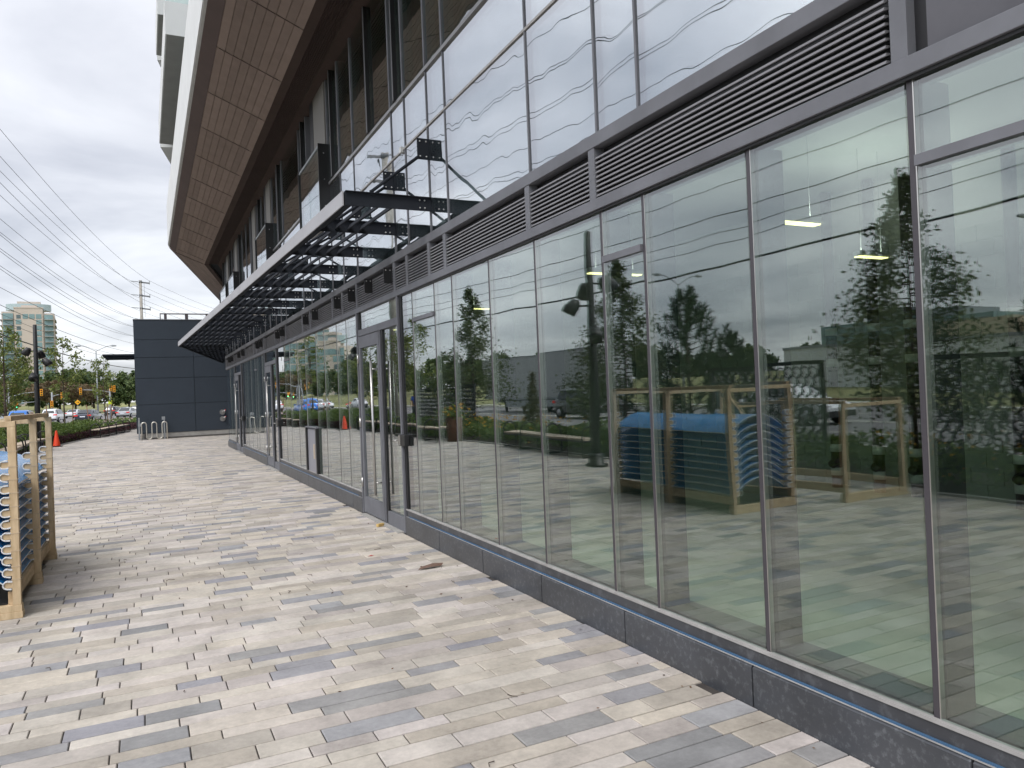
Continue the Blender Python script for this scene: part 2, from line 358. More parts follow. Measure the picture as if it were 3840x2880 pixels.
PM = [pavermat('paver_sand', (0.53, 0.49, 0.435), 0.10), pavermat('paver_taupe', (0.43, 0.395, 0.35), 0.12), pavermat('paver_slate', (0.30, 0.30, 0.305), 0.16)]
plaza = thing('plaza_paving', None, None); tag(plaza, kind='structure')
def paver_geo(lx, ly, t=0.05, c=0.0035):
    x, y = lx/2, ly/2
    vs = [(-x,-y,-t),(x,-y,-t),(x,y,-t),(-x,y,-t),(-x,-y,-c),(x,-y,-c),(x,y,-c),(-x,y,-c),(-x+c,-y+c,0),(x-c,-y+c,0),(x-c,y-c,0),(-x+c,y-c,0)]
    fs = [(0,1,5,4),(1,2,6,5),(2,3,7,6),(3,0,4,7),(4,5,9,8),(5,6,10,9),(6,7,11,10),(7,4,8,11),(8,9,10,11)]
    return vs, fs
LENS = [0.24, 0.30, 0.36, 0.48, 0.60]; WIDS = [0.108, 0.150]
pool = {}
near, far = [], []
yc = -5.0; rng_p = random.Random(3)
lastdark = {}
while yc < 60:
    wd = rng_p.choice([0.108, 0.150, 0.150]) if yc > 0 else rng_p.choice(WIDS)
    x0 = edge_x(max(-8, min(60, yc)))+0.05
    x1 = 0.0 if yc < 28.2 else 2.2
    x = x1 + rng_p.uniform(0, 0.4); prev = 0
    while x > x0:
        ln = rng_p.choices(LENS, [1, 2.5, 3, 3, 1])[0]
        r = rng_p.random(); ci = 2 if (r < 0.165 and prev != 2) or r < 0.02 else (1 if r < 0.50 else 0); prev = ci
        cx = x-ln/2
        hi, lo = min(x, x1), max(x-ln, x0)
        if hi-lo > 0.06:
            item = (0.5*(hi+lo), yc+wd/2, hi-lo, wd, ci, hi-lo > ln-0.001)
            d = (Vector((item[0], item[1], 0))-CAMP); fw = Vector((0.444, 0.896, 0)); dep = d.dot(fw); lat = abs(d.dot(Vector((0.896, -0.444, 0))))
            vis = dep > 1.9 and lat < dep*0.70+0.2 and item[1] > 0.5
            (near if (vis and item[5] and dep < 7.5 and item[2] < 0.7) else far).append((dep, item))
        x -= ln
    yc += wd
near.sort(key=lambda t: t[0]); far += near[290:]; near = near[:290]
for dep, (px, py, ln, wd, ci, full) in near:
    k = (round(ln, 2), wd, ci)
    if k not in pool:
        v, f = paver_geo(ln-0.006, wd-0.009); pool[k] = MB().add(v, f).mesh('paver', PM[ci])
    inst(pool[k], 'paver', plaza, (px, py, rng_p.uniform(-0.0012, 0.0006)))
mb = MB()
for dep, (px, py, ln, wd, ci, full) in far:
    v, f = paver_geo(ln-0.006, wd-0.009); dz = rng_p.uniform(-0.0012, 0.0006)
    mb.add([(a+px, b+py, c+dz) for a, b, c in v], f, ci)
tag(mb.build('paver_field', PM, plaza), kind='stuff')

# grass hill beyond the road
def seg_d(x, y):
    best = 1e9; sgn = 1
    for (x0, y0), (x1, y1) in zip(RL, RL[1:]):
        dx, dy = x1-x0, y1-y0; t = max(0, min(1, ((x-x0)*dx+(y-y0)*dy)/(dx*dx+dy*dy)))
        d = math.hypot(x-x0-t*dx, y-y0-t*dy)
        if d < best: best = d; sgn = 1 if (dx*(y-y0)-dy*(x-x0)) > 0 else -1
    return best*sgn
gx = np.concatenate([np.linspace(-400, -60, 18), np.linspace(-55, 60, 47)]); gy = np.concatenate([np.linspace(-60, 260, 81), np.linspace(270, 700, 22)])
V = []; F = []
def sstep(t): t = max(0, min(1, t)); return t*t*(3-2*t)
for y in gy:
    for x in gx:
        d = seg_d(x, y) if y < 256 else seg_d(x, 256)+y-256
        V.append((x, y, -0.29+ (0.27 if d > 1 else -0.06) + 2.75*sstep((d-6)/55)*(1 if y > 90 else sstep((y-20)/90))*(sstep((70-x)/60)) + 0.12*math.sin(x*0.11)*math.sin(y*0.07)*sstep((d-6)/30)))
nx = len(gx)
for j in range(len(gy)-1):
    for i in range(nx-1): F.append((j*nx+i, j*nx+i+1, (j+1)*nx+i+1, (j+1)*nx+i))
tag(MB().add(V, F, 0, True).build('grass_hill', M_GRASS), kind='structure')
for i, (dx) in enumerate([3.2]):
    polyline_strip('footpath', [(x-dx, y) for x, y in RL], 1.6, -0.3, 0.035, M_KERB)

# ------------------------------------------------------------------ main glass building (local frame: glass line at x = 0)
BS = 1.0152
bld = thing('glass_building', 'long dark framed glass storefront building with louvre band, steel canopy and brown overhanging soffit', 'building',
            ((1-BS)*CAMP.x, 0, (1-BS)*CAMP.z))
bld.scale = (BS, BS, BS)
ZG = 0.0240          # the paving level in the local frame
YE = 28.0; FA = R(11.3); FD = Vector((math.sin(FA), math.cos(FA), 0)); FNN = Vector((-math.cos(FA), math.sin(FA), 0)); FL = 15.5
def wall2(name, k0, k1, s0, s1, z0, z1, m, parent=bld, kind=None):
    """box on the second facet: k = distance out from the facade, s = distance along it"""
    a = Vector((0, YE, 0))
    P = [a+FD*s0+FNN*k0, a+FD*s1+FNN*k0, a+FD*s1+FNN*k1, a+FD*s0+FNN*k1]
    o = MB().prism([(q.x, q.y) for q in P][::-1], z0, z1).build(name, m, parent)
    return tag(o, kind=kind)
DOORS = [(8.04, 9.93), (16.79, 18.62), (23.4, 25.3)]
yl = [-4.3, -3.4, -2.55, -1.7, -1.25, -0.75, 0.12, 0.98, 1.82, 2.66, 3.5, 3.94, 4.84, 5.66, 6.5, 6.98, 7.66, 8.10]
seg2 = [9.9, 10.62, 11.22, 12.1, 12.75, 13.7, 14.48, 15.31, 15.92, 16.85]
seg3 = [18.58, 19.2, 20.1, 20.55, 21.4, 22.3, 22.8, 23.46]
seg4 = [25.26, 25.9, 26.9, 27.93]
ZS, ZT0, ZT1, ZB0, ZB1, ZU = 0.305, 2.72, 2.79, 3.10, 3.17, 4.84
rng = random.Random(11)
def pane(y0, y1, z0, z1, m, x=0.0, parent=bld, tilt=0.0026, t=0.024, name='glass_pane'):
    cyy, cz = (y0+y1)/2, (z0+z1)/2; hy, hz = (y1-y0)/2, (z1-z0)/2
    o = MB().add([(0,-hy,-hz),(0,hy,-hz),(0,hy,hz),(0,-hy,hz),(t,-hy,-hz),(t,hy,-hz),(t,hy,hz),(t,-hy,hz)], [(3,2,1,0),(4,5,6,7)]).build(name, m, parent)
    o.location = (x, cyy, cz); o.rotation_euler = (0, rng.uniform(-tilt, tilt), rng.uniform(-tilt, tilt)); return o
VENT = [(3.5, 3.94), (0.98, 1.82), (6.98, 7.66), (-1.25, -0.75)]
M_JOINT = mat('silicone_joint', (0.055, 0.05, 0.058), 0.4)
M_FIN = mat('dark_interior_fin', (0.03, 0.032, 0.035), 0.6)
def mullion(y, z0, z1, w=0.024, d=0.0015, back=0.21):
    mb = MB().box(-d, 0.0, y-w/2, y+w/2, z0, z1)
    mb.build('mullion', M_JOINT, bld)
    MB().box(0.027, back, y-0.016, y+0.020, z0, z1).build('mullion_fin', M_FIN, bld)
    MB().box(-0.0012, 0.026, y-w/2-0.005, y-w/2-0.0002, z0, z1).build('gasket', M_STEEL, bld)
for seg in (yl, seg2, seg3, seg4):
    for a, b in zip(seg, seg[1:]):
        if seg is seg2 and abs(a-12.75) < 0.01:
            pane(a+0.018, b-0.018, 1.08, ZT0, GL_LOW); continue
        if (a, b) in VENT or (seg is seg3 and abs(a-20.1) < 0.01) or (seg is seg2 and abs(a-15.31) < 0.01):
            zt = 2.40
            pane(a+0.014, b-0.018, ZS, zt-0.02, GL_LOW); pane(a+0.014, b-0.018, zt+0.02, ZT0, GL_LOW)
            MB().box(-0.018, 0.10, a+0.018, b-0.018, zt-0.02, zt+0.02).build('transom', M_FRAME, bld)
        else: pane(a+0.018, b-0.018, ZS, ZT0, GL_LOW)
    for y in seg[1:-1]: mullion(y, ZS, ZT0)
    # sill rail with its pale top edge, and black line of the gap under it
    MB().box(-0.016, 0.10, seg[0], seg[-1], 0.222, ZS-0.012).build('sill_rail', M_RAILB, bld)
    MB().box(-0.022, 0.012, seg[0]+0.01, seg[-1]-0.01, ZS-0.012, ZS+0.002).build('sill_edge', M_SILL, bld)
    MB().box(-0.020, 0.11, seg[0], seg[-1], ZT0-0.014, ZT0).build('head_gasket', M_DARK, bld)
# interior sills
MB().box(0.16, 0.34, -4.5, 7.95, 0.24, 0.262).build('interior_sill', mat('interior_sill_metal', (0.10, 0.12, 0.12), 0.5), bld)
# granite kerb blocks
for (s, e2) in ((-4.4, 8.06), (9.93, 16.8), (18.62, 23.42), (25.3, 27.98)):
    y = e2
    while y > s+0.05:
        y0 = max(s, y-1.065)
        mb = MB(); X = -0.0395
        P = [(X, ZG-0.03), (0.10, ZG-0.03), (0.10, 0.225), (X+0.012, 0.225), (X, 0.213)]
        vs = [(px, y0+0.005, pz) for px, pz in P]+[(px, y-0.005, pz) for px, pz in P]
        mb.add(vs, [tuple(range(5)), tuple(range(5, 10))[::-1]]+[(i, i+5, (i+1) % 5+5, (i+1) % 5) for i in range(5)])
        mb.build('granite_block', M_GRAN, bld)
        y = y0
    MB().box(-0.028, 0.09, s+0.006, e2-0.006, ZG-0.02, 0.205).build('kerb_joint', M_DARK, bld)
    MB().box(-0.0375, -0.027, s+0.02, e2-0.02, 0.2255, 0.2268).build('granite_edge', M_SILL, bld)
    MB().box(-0.026, -0.0165, s+0.25, e2-0.1, 0.2252, 0.234).build('blue_tape', M_TAPE, bld)
# transoms
def rail(y0, y1, z0, z1, x=-0.035, d=0.12, name='transom'):
    return MB().box(x, x+d, y0, y1, z0, z1).build(name, M_FRAME, bld, 0.003)
rail(-4.4, 28.0, ZT0, ZT1); rail(1.87, 28.0, ZB1-0.055, ZB1+0.03)
# louvre band
div = [1.86, 3.98, 4.87, 6.58, 7.02, 7.72, 8.18, 9.87, 10.68, 11.31, 13.01, 13.71, 15.49, 16.09, 16.85, 18.64, 19.18, 19.88, 20.53, 22.29, 23.23, 25.28, 25.93, 27.95]
slat = None
def slat_mb(ln):
    P = [(-0.024, -0.009), (-0.020, -0.010), (0.022, 0.006), (0.012, 0.008), (-0.020, 0.003)]
    vs = [(x, 0, z) for x, z in P]+[(x, ln, z) for x, z in P]
    return MB().add(vs, [tuple(range(5)), tuple(range(5, 10))[::-1]]+[(i, i+5, (i+1) % 5+5, (i+1) % 5) for i in range(5)])
slat = slat_mb(1.0).mesh('slat', M_LOUVRE)
for y in div[1:]:
    MB().box(-0.030, 0.05, y-0.035, y+0.035, ZT1, ZB1-0.055).build('louvre_divider', M_FRAME, bld, 0.002)
for a, b in zip(div, div[1:]):
    lp = MB().box(0.045, 0.06, a+0.02, b-0.02, ZT1-0.01, ZB1).build('louvre_panel', M_DARK, bld)
    zs_ = [ZT1+0.022+i*0.0295 for i in range(9)]
    if a < 10:
        for z in zs_: inst(slat, 'slat', lp, (0, a+0.035, z), scale=(1, b-a-0.07, 1))
    else:
        mb = MB()
        for z in zs_:
            q = slat_mb(b-a-0.07); mb.add([(v[0], v[1]+a+0.035, v[2]+z) for v in q.v], q.f)
        tag(mb.build('slats', M_LOUVRE, lp), kind='stuff')
# end post of the band and grey soffit panel beyond it
MB().box(-0.030, 0.05, 1.80, 1.87, ZT1, 3.9).build('louvre_divider', M_FRAME, bld, 0.002)
MB().box(0.02, 0.06, 1.72, 1.80, ZT1, 3.9).build('black_recess', M_DARK, bld)
MB().box(0.0, 0.055, -4.4, 1.74, ZT1+0.001, 4.6).build('grey_spandrel', mat('grey_spandrel_metal', (0.12, 0.12, 0.135), 0.5, 0.2, 0.12, 2.0), bld)

# doors
def door(y0, y1, k):
    # y0..y1 outer sides of the opening; posts at both ends
    for yy in (y0, y1-0.09):
        MB().box(-0.035, 0.0, yy+0.048, yy+0.09, 0.03, ZT0).build('door_post', M_FRAME, bld, 0.002)
        MB().box(-0.012, 0.16, yy-0.015, yy+0.0475, 0.03, ZT0).build('door_post_back', M_BLACK, bld)
    zd = 2.40; ym = y0+0.80
    MB().box(-0.03, 0.10, y0+0.09, y1-0.09, zd, zd+0.085).build('door_head', M_FRAME, bld, 0.002)
    MB().box(-0.03, 0.12, ym+0.008, ym+0.04, ZG, zd).build('door_jamb', M_FRAME, bld, 0.002)
    MB().box(-0.015, 0.13, ym-0.06, ym+0.0075, ZG, zd).build('door_jamb_back', M_BLACK, bld)
    pane(y0+0.10, y1-0.10, zd+0.095, ZT0, GL_LOW)
    pane(y0+0.10, ym-0.065, ZG+0.19, zd-0.01, GL_LOW)
    MB().box(-0.026, 0.05, y0+0.091, ym-0.061, ZG, ZG+0.17).build('sidelight_rail', M_FRAME, bld, 0.002)
    # leaf
    a, b = ym+0.045, y1-0.10
    d = MB().box(-0.035, 0.01, a, a+0.075, ZG+0.03, zd-0.01).box(-0.035, 0.01, b-0.075, b, ZG+0.03, zd-0.01)\
        .box(-0.0345, 0.01, a+0.075, b-0.075, ZG+0.03, ZG+0.24).box(-0.0345, 0.01, a+0.075, b-0.075, zd-0.16, zd-0.01).build('door', M_FRAME, bld)
    pane(a+0.085, b-0.085, ZG+0.25, zd-0.17, GL_LOW, -0.016, d, name='door_glass', tilt=0.003)
    h = MB().tube([(-0.115, a+0.09, 0.37), (-0.115, a+0.09, 2.03)], 0.0165, 12)
    for z in (0.52, 1.93): h.tube([(-0.115, a+0.09, z), (-0.03, a+0.09, z)], 0.011, 8)
    h.build('pull_handle', M_STEEL, d)
    for z in (0.45, 1.25, 2.1):
        MB().tube([(-0.045, b+0.012, z-0.06), (-0.045, b+0.012, z+0.06)], 0.014, 8).build('hinge', M_STEEL, d)
    MB().box(-0.10, 0.03, y0+0.13, y1-0.11, ZG-0.02, ZG+0.012).build('threshold', M_CONC, bld)
    lb = MB().box(-0.055, 0.0, y0-0.10, y0+0.135, 1.02, 1.15).build('lock_box', M_BLACK, bld, 0.006)
    MB().box(-0.062, -0.056, y0+0.045, y0+0.10, 1.03, 1.14).build('lock_plate', M_STEEL, lb)
    MB().tube([(-0.075, y0+0.075, 1.085), (-0.11, y0+0.075, 1.085), (-0.11, y0+0.16, 1.085)], 0.008, 8).build('lever', M_STEEL, lb)
for k, (a, b) in enumerate(DOORS): door(a, b, k)
# pale access panel with black sides set into the glazing
ap = MB().box(-0.02, 0.03, 12.83, 13.62, 0.31, 1.06).build('access_panel', mat('pale_grey_panel', (0.30, 0.30, 0.34), 0.45, 0.2), bld)
MB().box(-0.05, 0.02, 12.75, 12.83, 0.31, 1.08).box(-0.05, 0.02, 13.62, 13.70, 0.31, 1.08).build('panel_side', M_BLACK, ap)
MB().box(-0.05, 0.03, 12.75, 13.70, 1.08, 1.10).build('panel_cap', M_FRAME, ap)
MB().box(-0.035, -0.02, 13.02, 13.10, 0.55, 0.80).build('panel_label', mat('beige_tag', (0.5, 0.42, 0.33), 0.7), ap)

# upper curtain wall
yu = [1.93, 3.5, 3.94, 4.85, 6.5, 6.98, 7.68, 8.15, 9.84, 10.6, 11.3, 12.2, 12.9, 13.6, 15.47, 16.1, 16.75, 17.6, 18.4, 19.2, 20.5, 21.4, 22.3, 23.3, 24.2, 25.1, 25.7, 26.6, 27.4, 27.98]
back = MB().box(0.07, 0.12, 1.8, 28, ZB1+0.03, ZU-0.02).build('spandrel_back', mat('spandrel_shadow_box', (0.42, 0.43, 0.45), 0.8), bld)
for a, b in zip(yu, yu[1:]):
    pane(a+0.010, b-0.010, ZB1+0.03, 4.27, GL_UP, tilt=0.002, name='upper_glass_pane')
    pane(a+0.010, b-0.010, 4.29, ZU-0.012, GL_UP, tilt=0.002, name='upper_glass_pane')
    if a < 11.25 or a > 12.15: 
        if not (11.2 < a < 12.3): pane(a+0.012, b-0.012, ZU+0.03, 6.44, GL_WIN, tilt=0.002, name='upper_glass_pane')
for y in yu[1:]:
    MB().box(-0.010, 0.03, y-0.009, y+0.009, ZB1+0.03, 4.269).box(-0.010, 0.03, y-0.009, y+0.009, 4.291, ZU-0.011).build('upper_mullion', M_FRAME, bld)
    MB().box(-0.016, 0.12, y-0.018, y+0.018, ZU+0.03, 6.44).build('upper_mullion', M_FRAME, bld)
MB().box(-0.012, 0.05, 1.93, 28, 4.27, 4.29).build('upper_transom', M_SILL, bld)
MB().box(-0.022, 0.10, 1.93, 28, ZU-0.010, ZU+0.028).build('upper_transom', mat('silver_transom', (0.3, 0.3, 0.3), 0.35, 0.5), bld)
# heavy dark window posts and grey infill panels between them
for y in (7.92, 9.0, 10.95, 13.2, 15.8, 18.7, 20.0, 22.8, 25.4, 27.7):
    MB().box(-0.045, 0.0, y-0.035, y+0.035, ZU+0.03, 6.44).build('window_post', M_BLACK, bld)
    MB().box(-0.05, -0.046, y-0.028, y-0.010, ZU+0.03, 6.44).build('post_trim', M_LOUVRE, bld)
for y0, y1 in ((11.35, 12.15), (16.85, 17.45), (19.3, 19.9), (23.4, 24.0), (26.0, 26.5)):
    MB().box(-0.03, 0.02, y0, y1, ZU+0.03, 6.44).build('infill_panel', mat('warm_grey_infill', (0.20, 0.19, 0.175), 0.6), bld)
    MB().box(-0.034, 0.02, y1+0.002, y1+0.25, ZU+0.03, 6.44).build('dark_window', M_DARK, bld)
# room behind the upper windows
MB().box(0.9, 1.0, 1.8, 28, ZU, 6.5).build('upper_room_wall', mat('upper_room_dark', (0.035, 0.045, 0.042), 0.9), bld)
# Juliet balconies
for y0, y1 in ((11.28, 12.86), (16.75, 18.42), (23.3, 25.1), (25.72, 27.82)):
    jb = MB().box(-0.155, -0.115, y0+0.01, y1-0.01, 5.40, 5.435).build('balcony_rail', M_GALV, bld)
    for i in range(2):
        h = (y1-y0)/2
        MB().box(-0.145, -0.127, y0+0.01+i*h, y0+h-0.01+i*h, 4.40, 5.398).build('balcony_glass', GL_RAIL, jb)
    for yy in (y0-0.02, y1):
        MB().box(-0.165, 0.0, yy, yy+0.02, 4.33, 5.45).build('balcony_end_plate', M_BLACK, jb)
    bm = MB()
    for z in (4.5, 4.9, 5.3): bm.box(-0.09, -0.075, y0-0.028, y0-0.0205, z, z+0.015)
    tag(bm.build('bolts', M_BOLT, jb), kind='stuff')
    MB().box(-0.11, 0.0, y0+0.002, y1-0.002, 4.33, 4.37).build('balcony_bottom_bar', M_BLACK, jb)

# second facet of the building, turning away from the street
wall2('return_wall', -0.3, 0.0, 0.02, FL, 0.0, 6.44, M_WALLP)
wall2('return_wall_cap', -0.02, 0.03, 0.02, FL, ZT1, ZT1+0.35, M_FRAME)

# soffit: flat inner strip, slotted grille, then boards that climb outward to the white parapet
def soff(name, x0, z0, x1, z1, y0, y1, m, t=0.03, parent=bld):
    P = [(x0, z0), (x1, z1), (x1, z1+t), (x0, z0+t)]
    vs = [(x, y0, z) for x, z in P]+[(x, y1, z) for x, z in P]
    return MB().add(vs, [(0,1,2,3), (7,6,5,4)]+[(i, i+4, (i+1) % 4+4, (i+1) % 4) for i in range(4)]).build(name, m, parent)
def soff2(name, x0, z0, x1, z1, s0, s1, m, t=0.03, parent=bld):
    a = Vector((0, YE, 0)); vs = []
    for s in (s0, s1):
        for x, z in [(x0, z0), (x1, z1), (x1, z1+t), (x0, z0+t)]:
            q = a+FD*s-FNN*x; vs.append((q.x, q.y, z))
    return MB().add(vs, [(0,1,2,3), (7,6,5,4)]+[(i, i+4, (i+1) % 4+4, (i+1) % 4) for i in range(4)]).build(name, m, parent)
Y0S = -5.0
soff('soffit_strip', -0.16, 6.44, 0.12, 6.44, Y0S, YE, M_SOFFD)
soff('soffit_back', -0.46, 6.53, -0.16, 6.53, Y0S, YE, M_SEAM)
soff('soffit_edge', -0.60, 6.445, -0.46, 6.44, Y0S, YE, M_SOFFD, 0.10)
MB().box(-0.175, -0.16, Y0S, YE, 6.425, 6.54).build('soffit_lip', M_SOFFD, bld)
for s0, s1, f in ((Y0S, YE, soff), (0.0, FL, soff2)):
    if f is soff2:
        f('soffit_strip', -0.16, 6.44, 0.12, 6.44, s0, s1, M_SOFFD); f('soffit_back', -0.46, 6.53, -0.16, 6.53, s0, s1, M_SEAM); f('soffit_edge', -0.60, 6.445, -0.46, 6.44, s0, s1, M_SOFFD, 0.10)
g = bpy.data.objects['soffit_back']
for i in range(9):
    x = -0.19-i*0.031
    MB().box(x-0.006, x+0.006, Y0S, YE, 6.45, 6.51).build('grille_slat', M_SOFFD, g)
mb = MB(); y = 4.6
while y < YE: mb.box(-0.455, -0.165, y, y+0.02, 6.512, 6.528); y += 0.6
tag(mb.build('grille_clips', M_SOFFD, g), kind='stuff')
XA, ZA, XB, ZB = -0.60, 6.445, -1.515, 6.83
nb = 8
seams = [2.85+1.75*i for i in range(15)]
soff('soffit_frame', XA, ZA+0.035, XB, ZB+0.035, Y0S, YE, M_SEAM, 0.02); soff2('soffit_frame', XA, ZA+0.035, XB, ZB+0.035, 0, FL, M_SEAM, 0.02)
def lerp(a, b, t): return a+(b-a)*t
ys = [Y0S]+[s for s in seams if s < YE-0.5]+[YE]
for a, b in zip(ys, ys[1:]):
    for k in range(nb):
        t0, t1 = k/nb, (k+1)/nb
        soff('soffit_board', lerp(XA, XB, t0)-0.003, lerp(ZA, ZB, t0), lerp(XA, XB, t1)+0.003, lerp(ZA, ZB, t1), a+0.012, b-0.012, M_SOFF)
    soff('soffit_seam_bar', lerp(XA, XB, 0.06), lerp(ZA, ZB, 0.06)-0.006, lerp(XA, XB, 0.96), lerp(ZA, ZB, 0.96)-0.006, b-0.006, b+0.006, M_SOFFD, 0.02)
ss = [0+1.75*i for i in range(9)]+[FL]
for a, b in zip(ss, ss[1:]):
    if b-a < 0.1: continue
    for k in range(nb):
        t0, t1 = k/nb, (k+1)/nb
        soff2('soffit_board', lerp(XA, XB, t0)-0.003, lerp(ZA, ZB, t0), lerp(XA, XB, t1)+0.003, lerp(ZA, ZB, t1), a+0.012, b-0.012, M_SOFF)
soff('soffit_rim', XB-0.002, ZB, -1.70, 7.00, Y0S, YE, M_SOFFD, 0.05); soff2('soffit_rim', XB-0.002, ZB, -1.70, 7.00, 0, FL, M_SOFFD, 0.05)
soff('parapet_drip', -1.70, 7.00, -1.735, 7.03, Y0S, YE, M_CONC, 0.05); soff2('parapet_drip', -1.70, 7.00, -1.735, 7.03, 0, FL, M_CONC, 0.05)
MB().box(-1.75, -1.55, Y0S, YE, 7.06, 8.39).build('white_parapet', M_WHITE, bld)
wall2('white_parapet', 1.55, 1.75, 0.0, FL, 7.06, 8.39, M_WHITE)
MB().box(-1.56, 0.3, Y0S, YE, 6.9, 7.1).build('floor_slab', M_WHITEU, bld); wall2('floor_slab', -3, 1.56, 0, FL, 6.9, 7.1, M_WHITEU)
# tower body set back above
MB().box(0.35, 14, Y0S, YE+4, 7.1, 30).build('upper_tower_wall', mat('upper_tower_cladding', (0.30, 0.32, 0.33), 0.5, 0, 0.06, 0.5), bld)
for z in (7.6, 10.9, 13.9, 16.9, 19.9):
    for i in range(11):
        MB().box(0.30, 0.36, -4+i*2.9, -4+i*2.9+2.4, z, z+2.2).build('tower_window', GL_FAR, bld)
for z, ya in ((10.55, 19.6), (13.6, 25.0)):
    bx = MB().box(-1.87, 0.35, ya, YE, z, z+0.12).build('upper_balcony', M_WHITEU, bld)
    MB().box(-1.90, -1.78, ya-0.004, YE, z+0.001, z+0.82).box(-1.78, 0.35, ya-0.005, ya+0.12, z+0.002, z+0.82).build('balcony_parapet', M_WHITE, bx)
    MB().box(-1.84, -1.82, ya+0.1, YE, z+0.82, z+1.3).build('balcony_glass', GL_RAIL, bx)
    MB().box(-1.90, 0.35, ya+0.2, ya+0.26, z+0.82, z+1.35).build('balcony_glass', GL_RAIL, bx)
    o = wall2('upper_balcony', -1, 1.90, 0, 6, z, z+0.82, M_WHITE, bx)

# ------------------------------------------------------------------ steel canopy
ZC0, ZC1 = 3.412, 3.545
FX = lambda y: -0.88-(y-6.95)*(0.735/18.75)
KY = 25.75; KX = FX(KY)
cd = Vector((0.196, 0.981, 0)).normalized(); CE = Vector((KX, KY, 0))+cd*11.8
def band(name, p, q, w, z0, z1, m, parent):
    p, q = Vector((*p, 0)), Vector((*q, 0)); d = (q-p).normalized(); n = Vector((-d.y, d.x, 0))*w
    return MB().prism([(p.x, p.y), (q.x, q.y), ((q+n).x, (q+n).y), ((p+n).x, (p+n).y)], z0, z1).build(name, m, parent)
cb = bpy.data.objects.new('canopy', MB().box(FX(7)+0.02, -0.05, 6.968, 6.974, ZC0+0.02, ZC1-0.02).mesh('canopy', M_CANOPY)); COL.objects.link(cb); cb.parent = bld
ny = [6.95+ (KY-6.95)*i/9 for i in range(10)]
for a, b in zip(ny, ny[1:]):
    band('fascia_board', (FX(a+0.004), a+0.004), (FX(b-0.004), b-0.004), 0.012, ZC0, ZC1+0.004, M_FASCIA, cb)
band('fascia_inner', (FX(6.95)+0.012, 6.96), (KX+0.012, KY), -0.05, ZC0+0.006, ZC1-0.002, M_CANOPY, cb)
for i in range(5):
    a, b = Vector((KX, KY, 0))+cd*(11.8*i/5+0.01), Vector((KX, KY, 0))+cd*(11.8*(i+1)/5-0.004)
    band('fascia_board', (a.x, a.y), (b.x, b.y), -0.05, ZC0, ZC1+0.004, M_CANOPY, cb)
beams = [6.95, 8.12, 9.55, 10.95, 12.4, 13.75, 15.1, 16.45, 17.8, 19.15, 20.5, 21.85, 23.2, 24.5, 25.75, 27.1]
beams2 = [28.45, 29.8, 31.2, 32.6, 34.0, 35.4, 36.6]
def front(y): return FX(y) if y <= KY else KX+(y-KY)*0.1998
def backx(y): return 0.0 if y <= YE else (y-YE)*0.1998
for y in beams+beams2:
    fx, bx = front(y), backx(y)
    mb = MB().box(fx+0.012, bx-0.002, y, y+0.016, ZC0+0.004, ZC1-0.001)
    mb.box(fx+0.013, bx-0.003, y-0.025, y+0.041, ZC1-0.0005, ZC1+0.006)
    be = mb.build('beam', M_CANOPY, cb)
    if y <= 27.2:
        bm = MB()
        for xx in (-0.075, -0.125):
            for z in (ZC0+0.03, ZC1-0.028):
                bm.tube([(xx, y-0.010, z), (xx, y+0.002, z)], 0.008, 8)
        tag(bm.build('bolts', M_BOLT, be), kind='stuff')
        # bracket plate on the glass above with its tie rods
        pl = MB().box(-0.128, 0.0, y, y+0.010, 3.93, 4.14).build('bracket_plate', M_CANOPY, cb)
        bm = MB()
        for xx in (-0.035, -0.10):
            for z in (3.96, 4.11): bm.tube([(xx, y-0.006, z), (xx, y, z)], 0.008, 8)
        tag(bm.build('bolts', M_BOLT, pl), kind='stuff')
        MB().tube([(-0.115, y-0.004, 3.955), (fx+0.27, y-0.004, ZC1+0.02)], 0.016, 8).build('tie_rod', M_CANOPY, cb)
        MB().box(fx+0.25, fx+0.29, y-0.012, y+0.0, ZC1-0.02, ZC1+0.03).build('rod_clevis', M_CANOPY, cb)
# blades between the beams, parallel to the fascia
allb = beams+beams2
for a, b in zip(allb, allb[1:]):
    fa, fb = front(a), front(b); w0 = -min(fa-backx(a), fb-backx(b))
    n = int((w0-0.26)/0.135)
    for i in range(n):
        o0 = 0.11+i*0.135
        p = Vector((fa+o0, a+0.018, (ZC0+ZC1)/2-0.01)); q = Vector((fb+o0, b-0.002, (ZC0+ZC1)/2-0.01))
        tl = R(28); up = (math.sin(tl), 0, math.cos(tl))
        MB().bar(p, q, 0.014, 0.06, up).build('canopy_blade', M_CANOPY, cb)
# black fins fixed to the louvre band
for y in (8.22, 9.05, 9.9, 10.72, 12.3, 13.1, 15.55, 16.15, 18.7, 19.25, 22.3, 23.3, 25.3, 26.0):
    fn = MB().box(-0.135, -0.036, y, y+0.012, 2.88, 3.06).build('band_fin', M_BLACK, bld)
    bm = MB()
    for xx in (-0.06, -0.11): bm.tube([(xx, y-0.006, 3.03), (xx, y, 3.03)], 0.007, 8)
    tag(bm.build('bolts', M_BOLT, fn), kind='stuff')
MB().box(-0.035, -0.005, 7.74, 7.80, 4.25, 4.31).build('small_sensor', M_WHITE, bld)

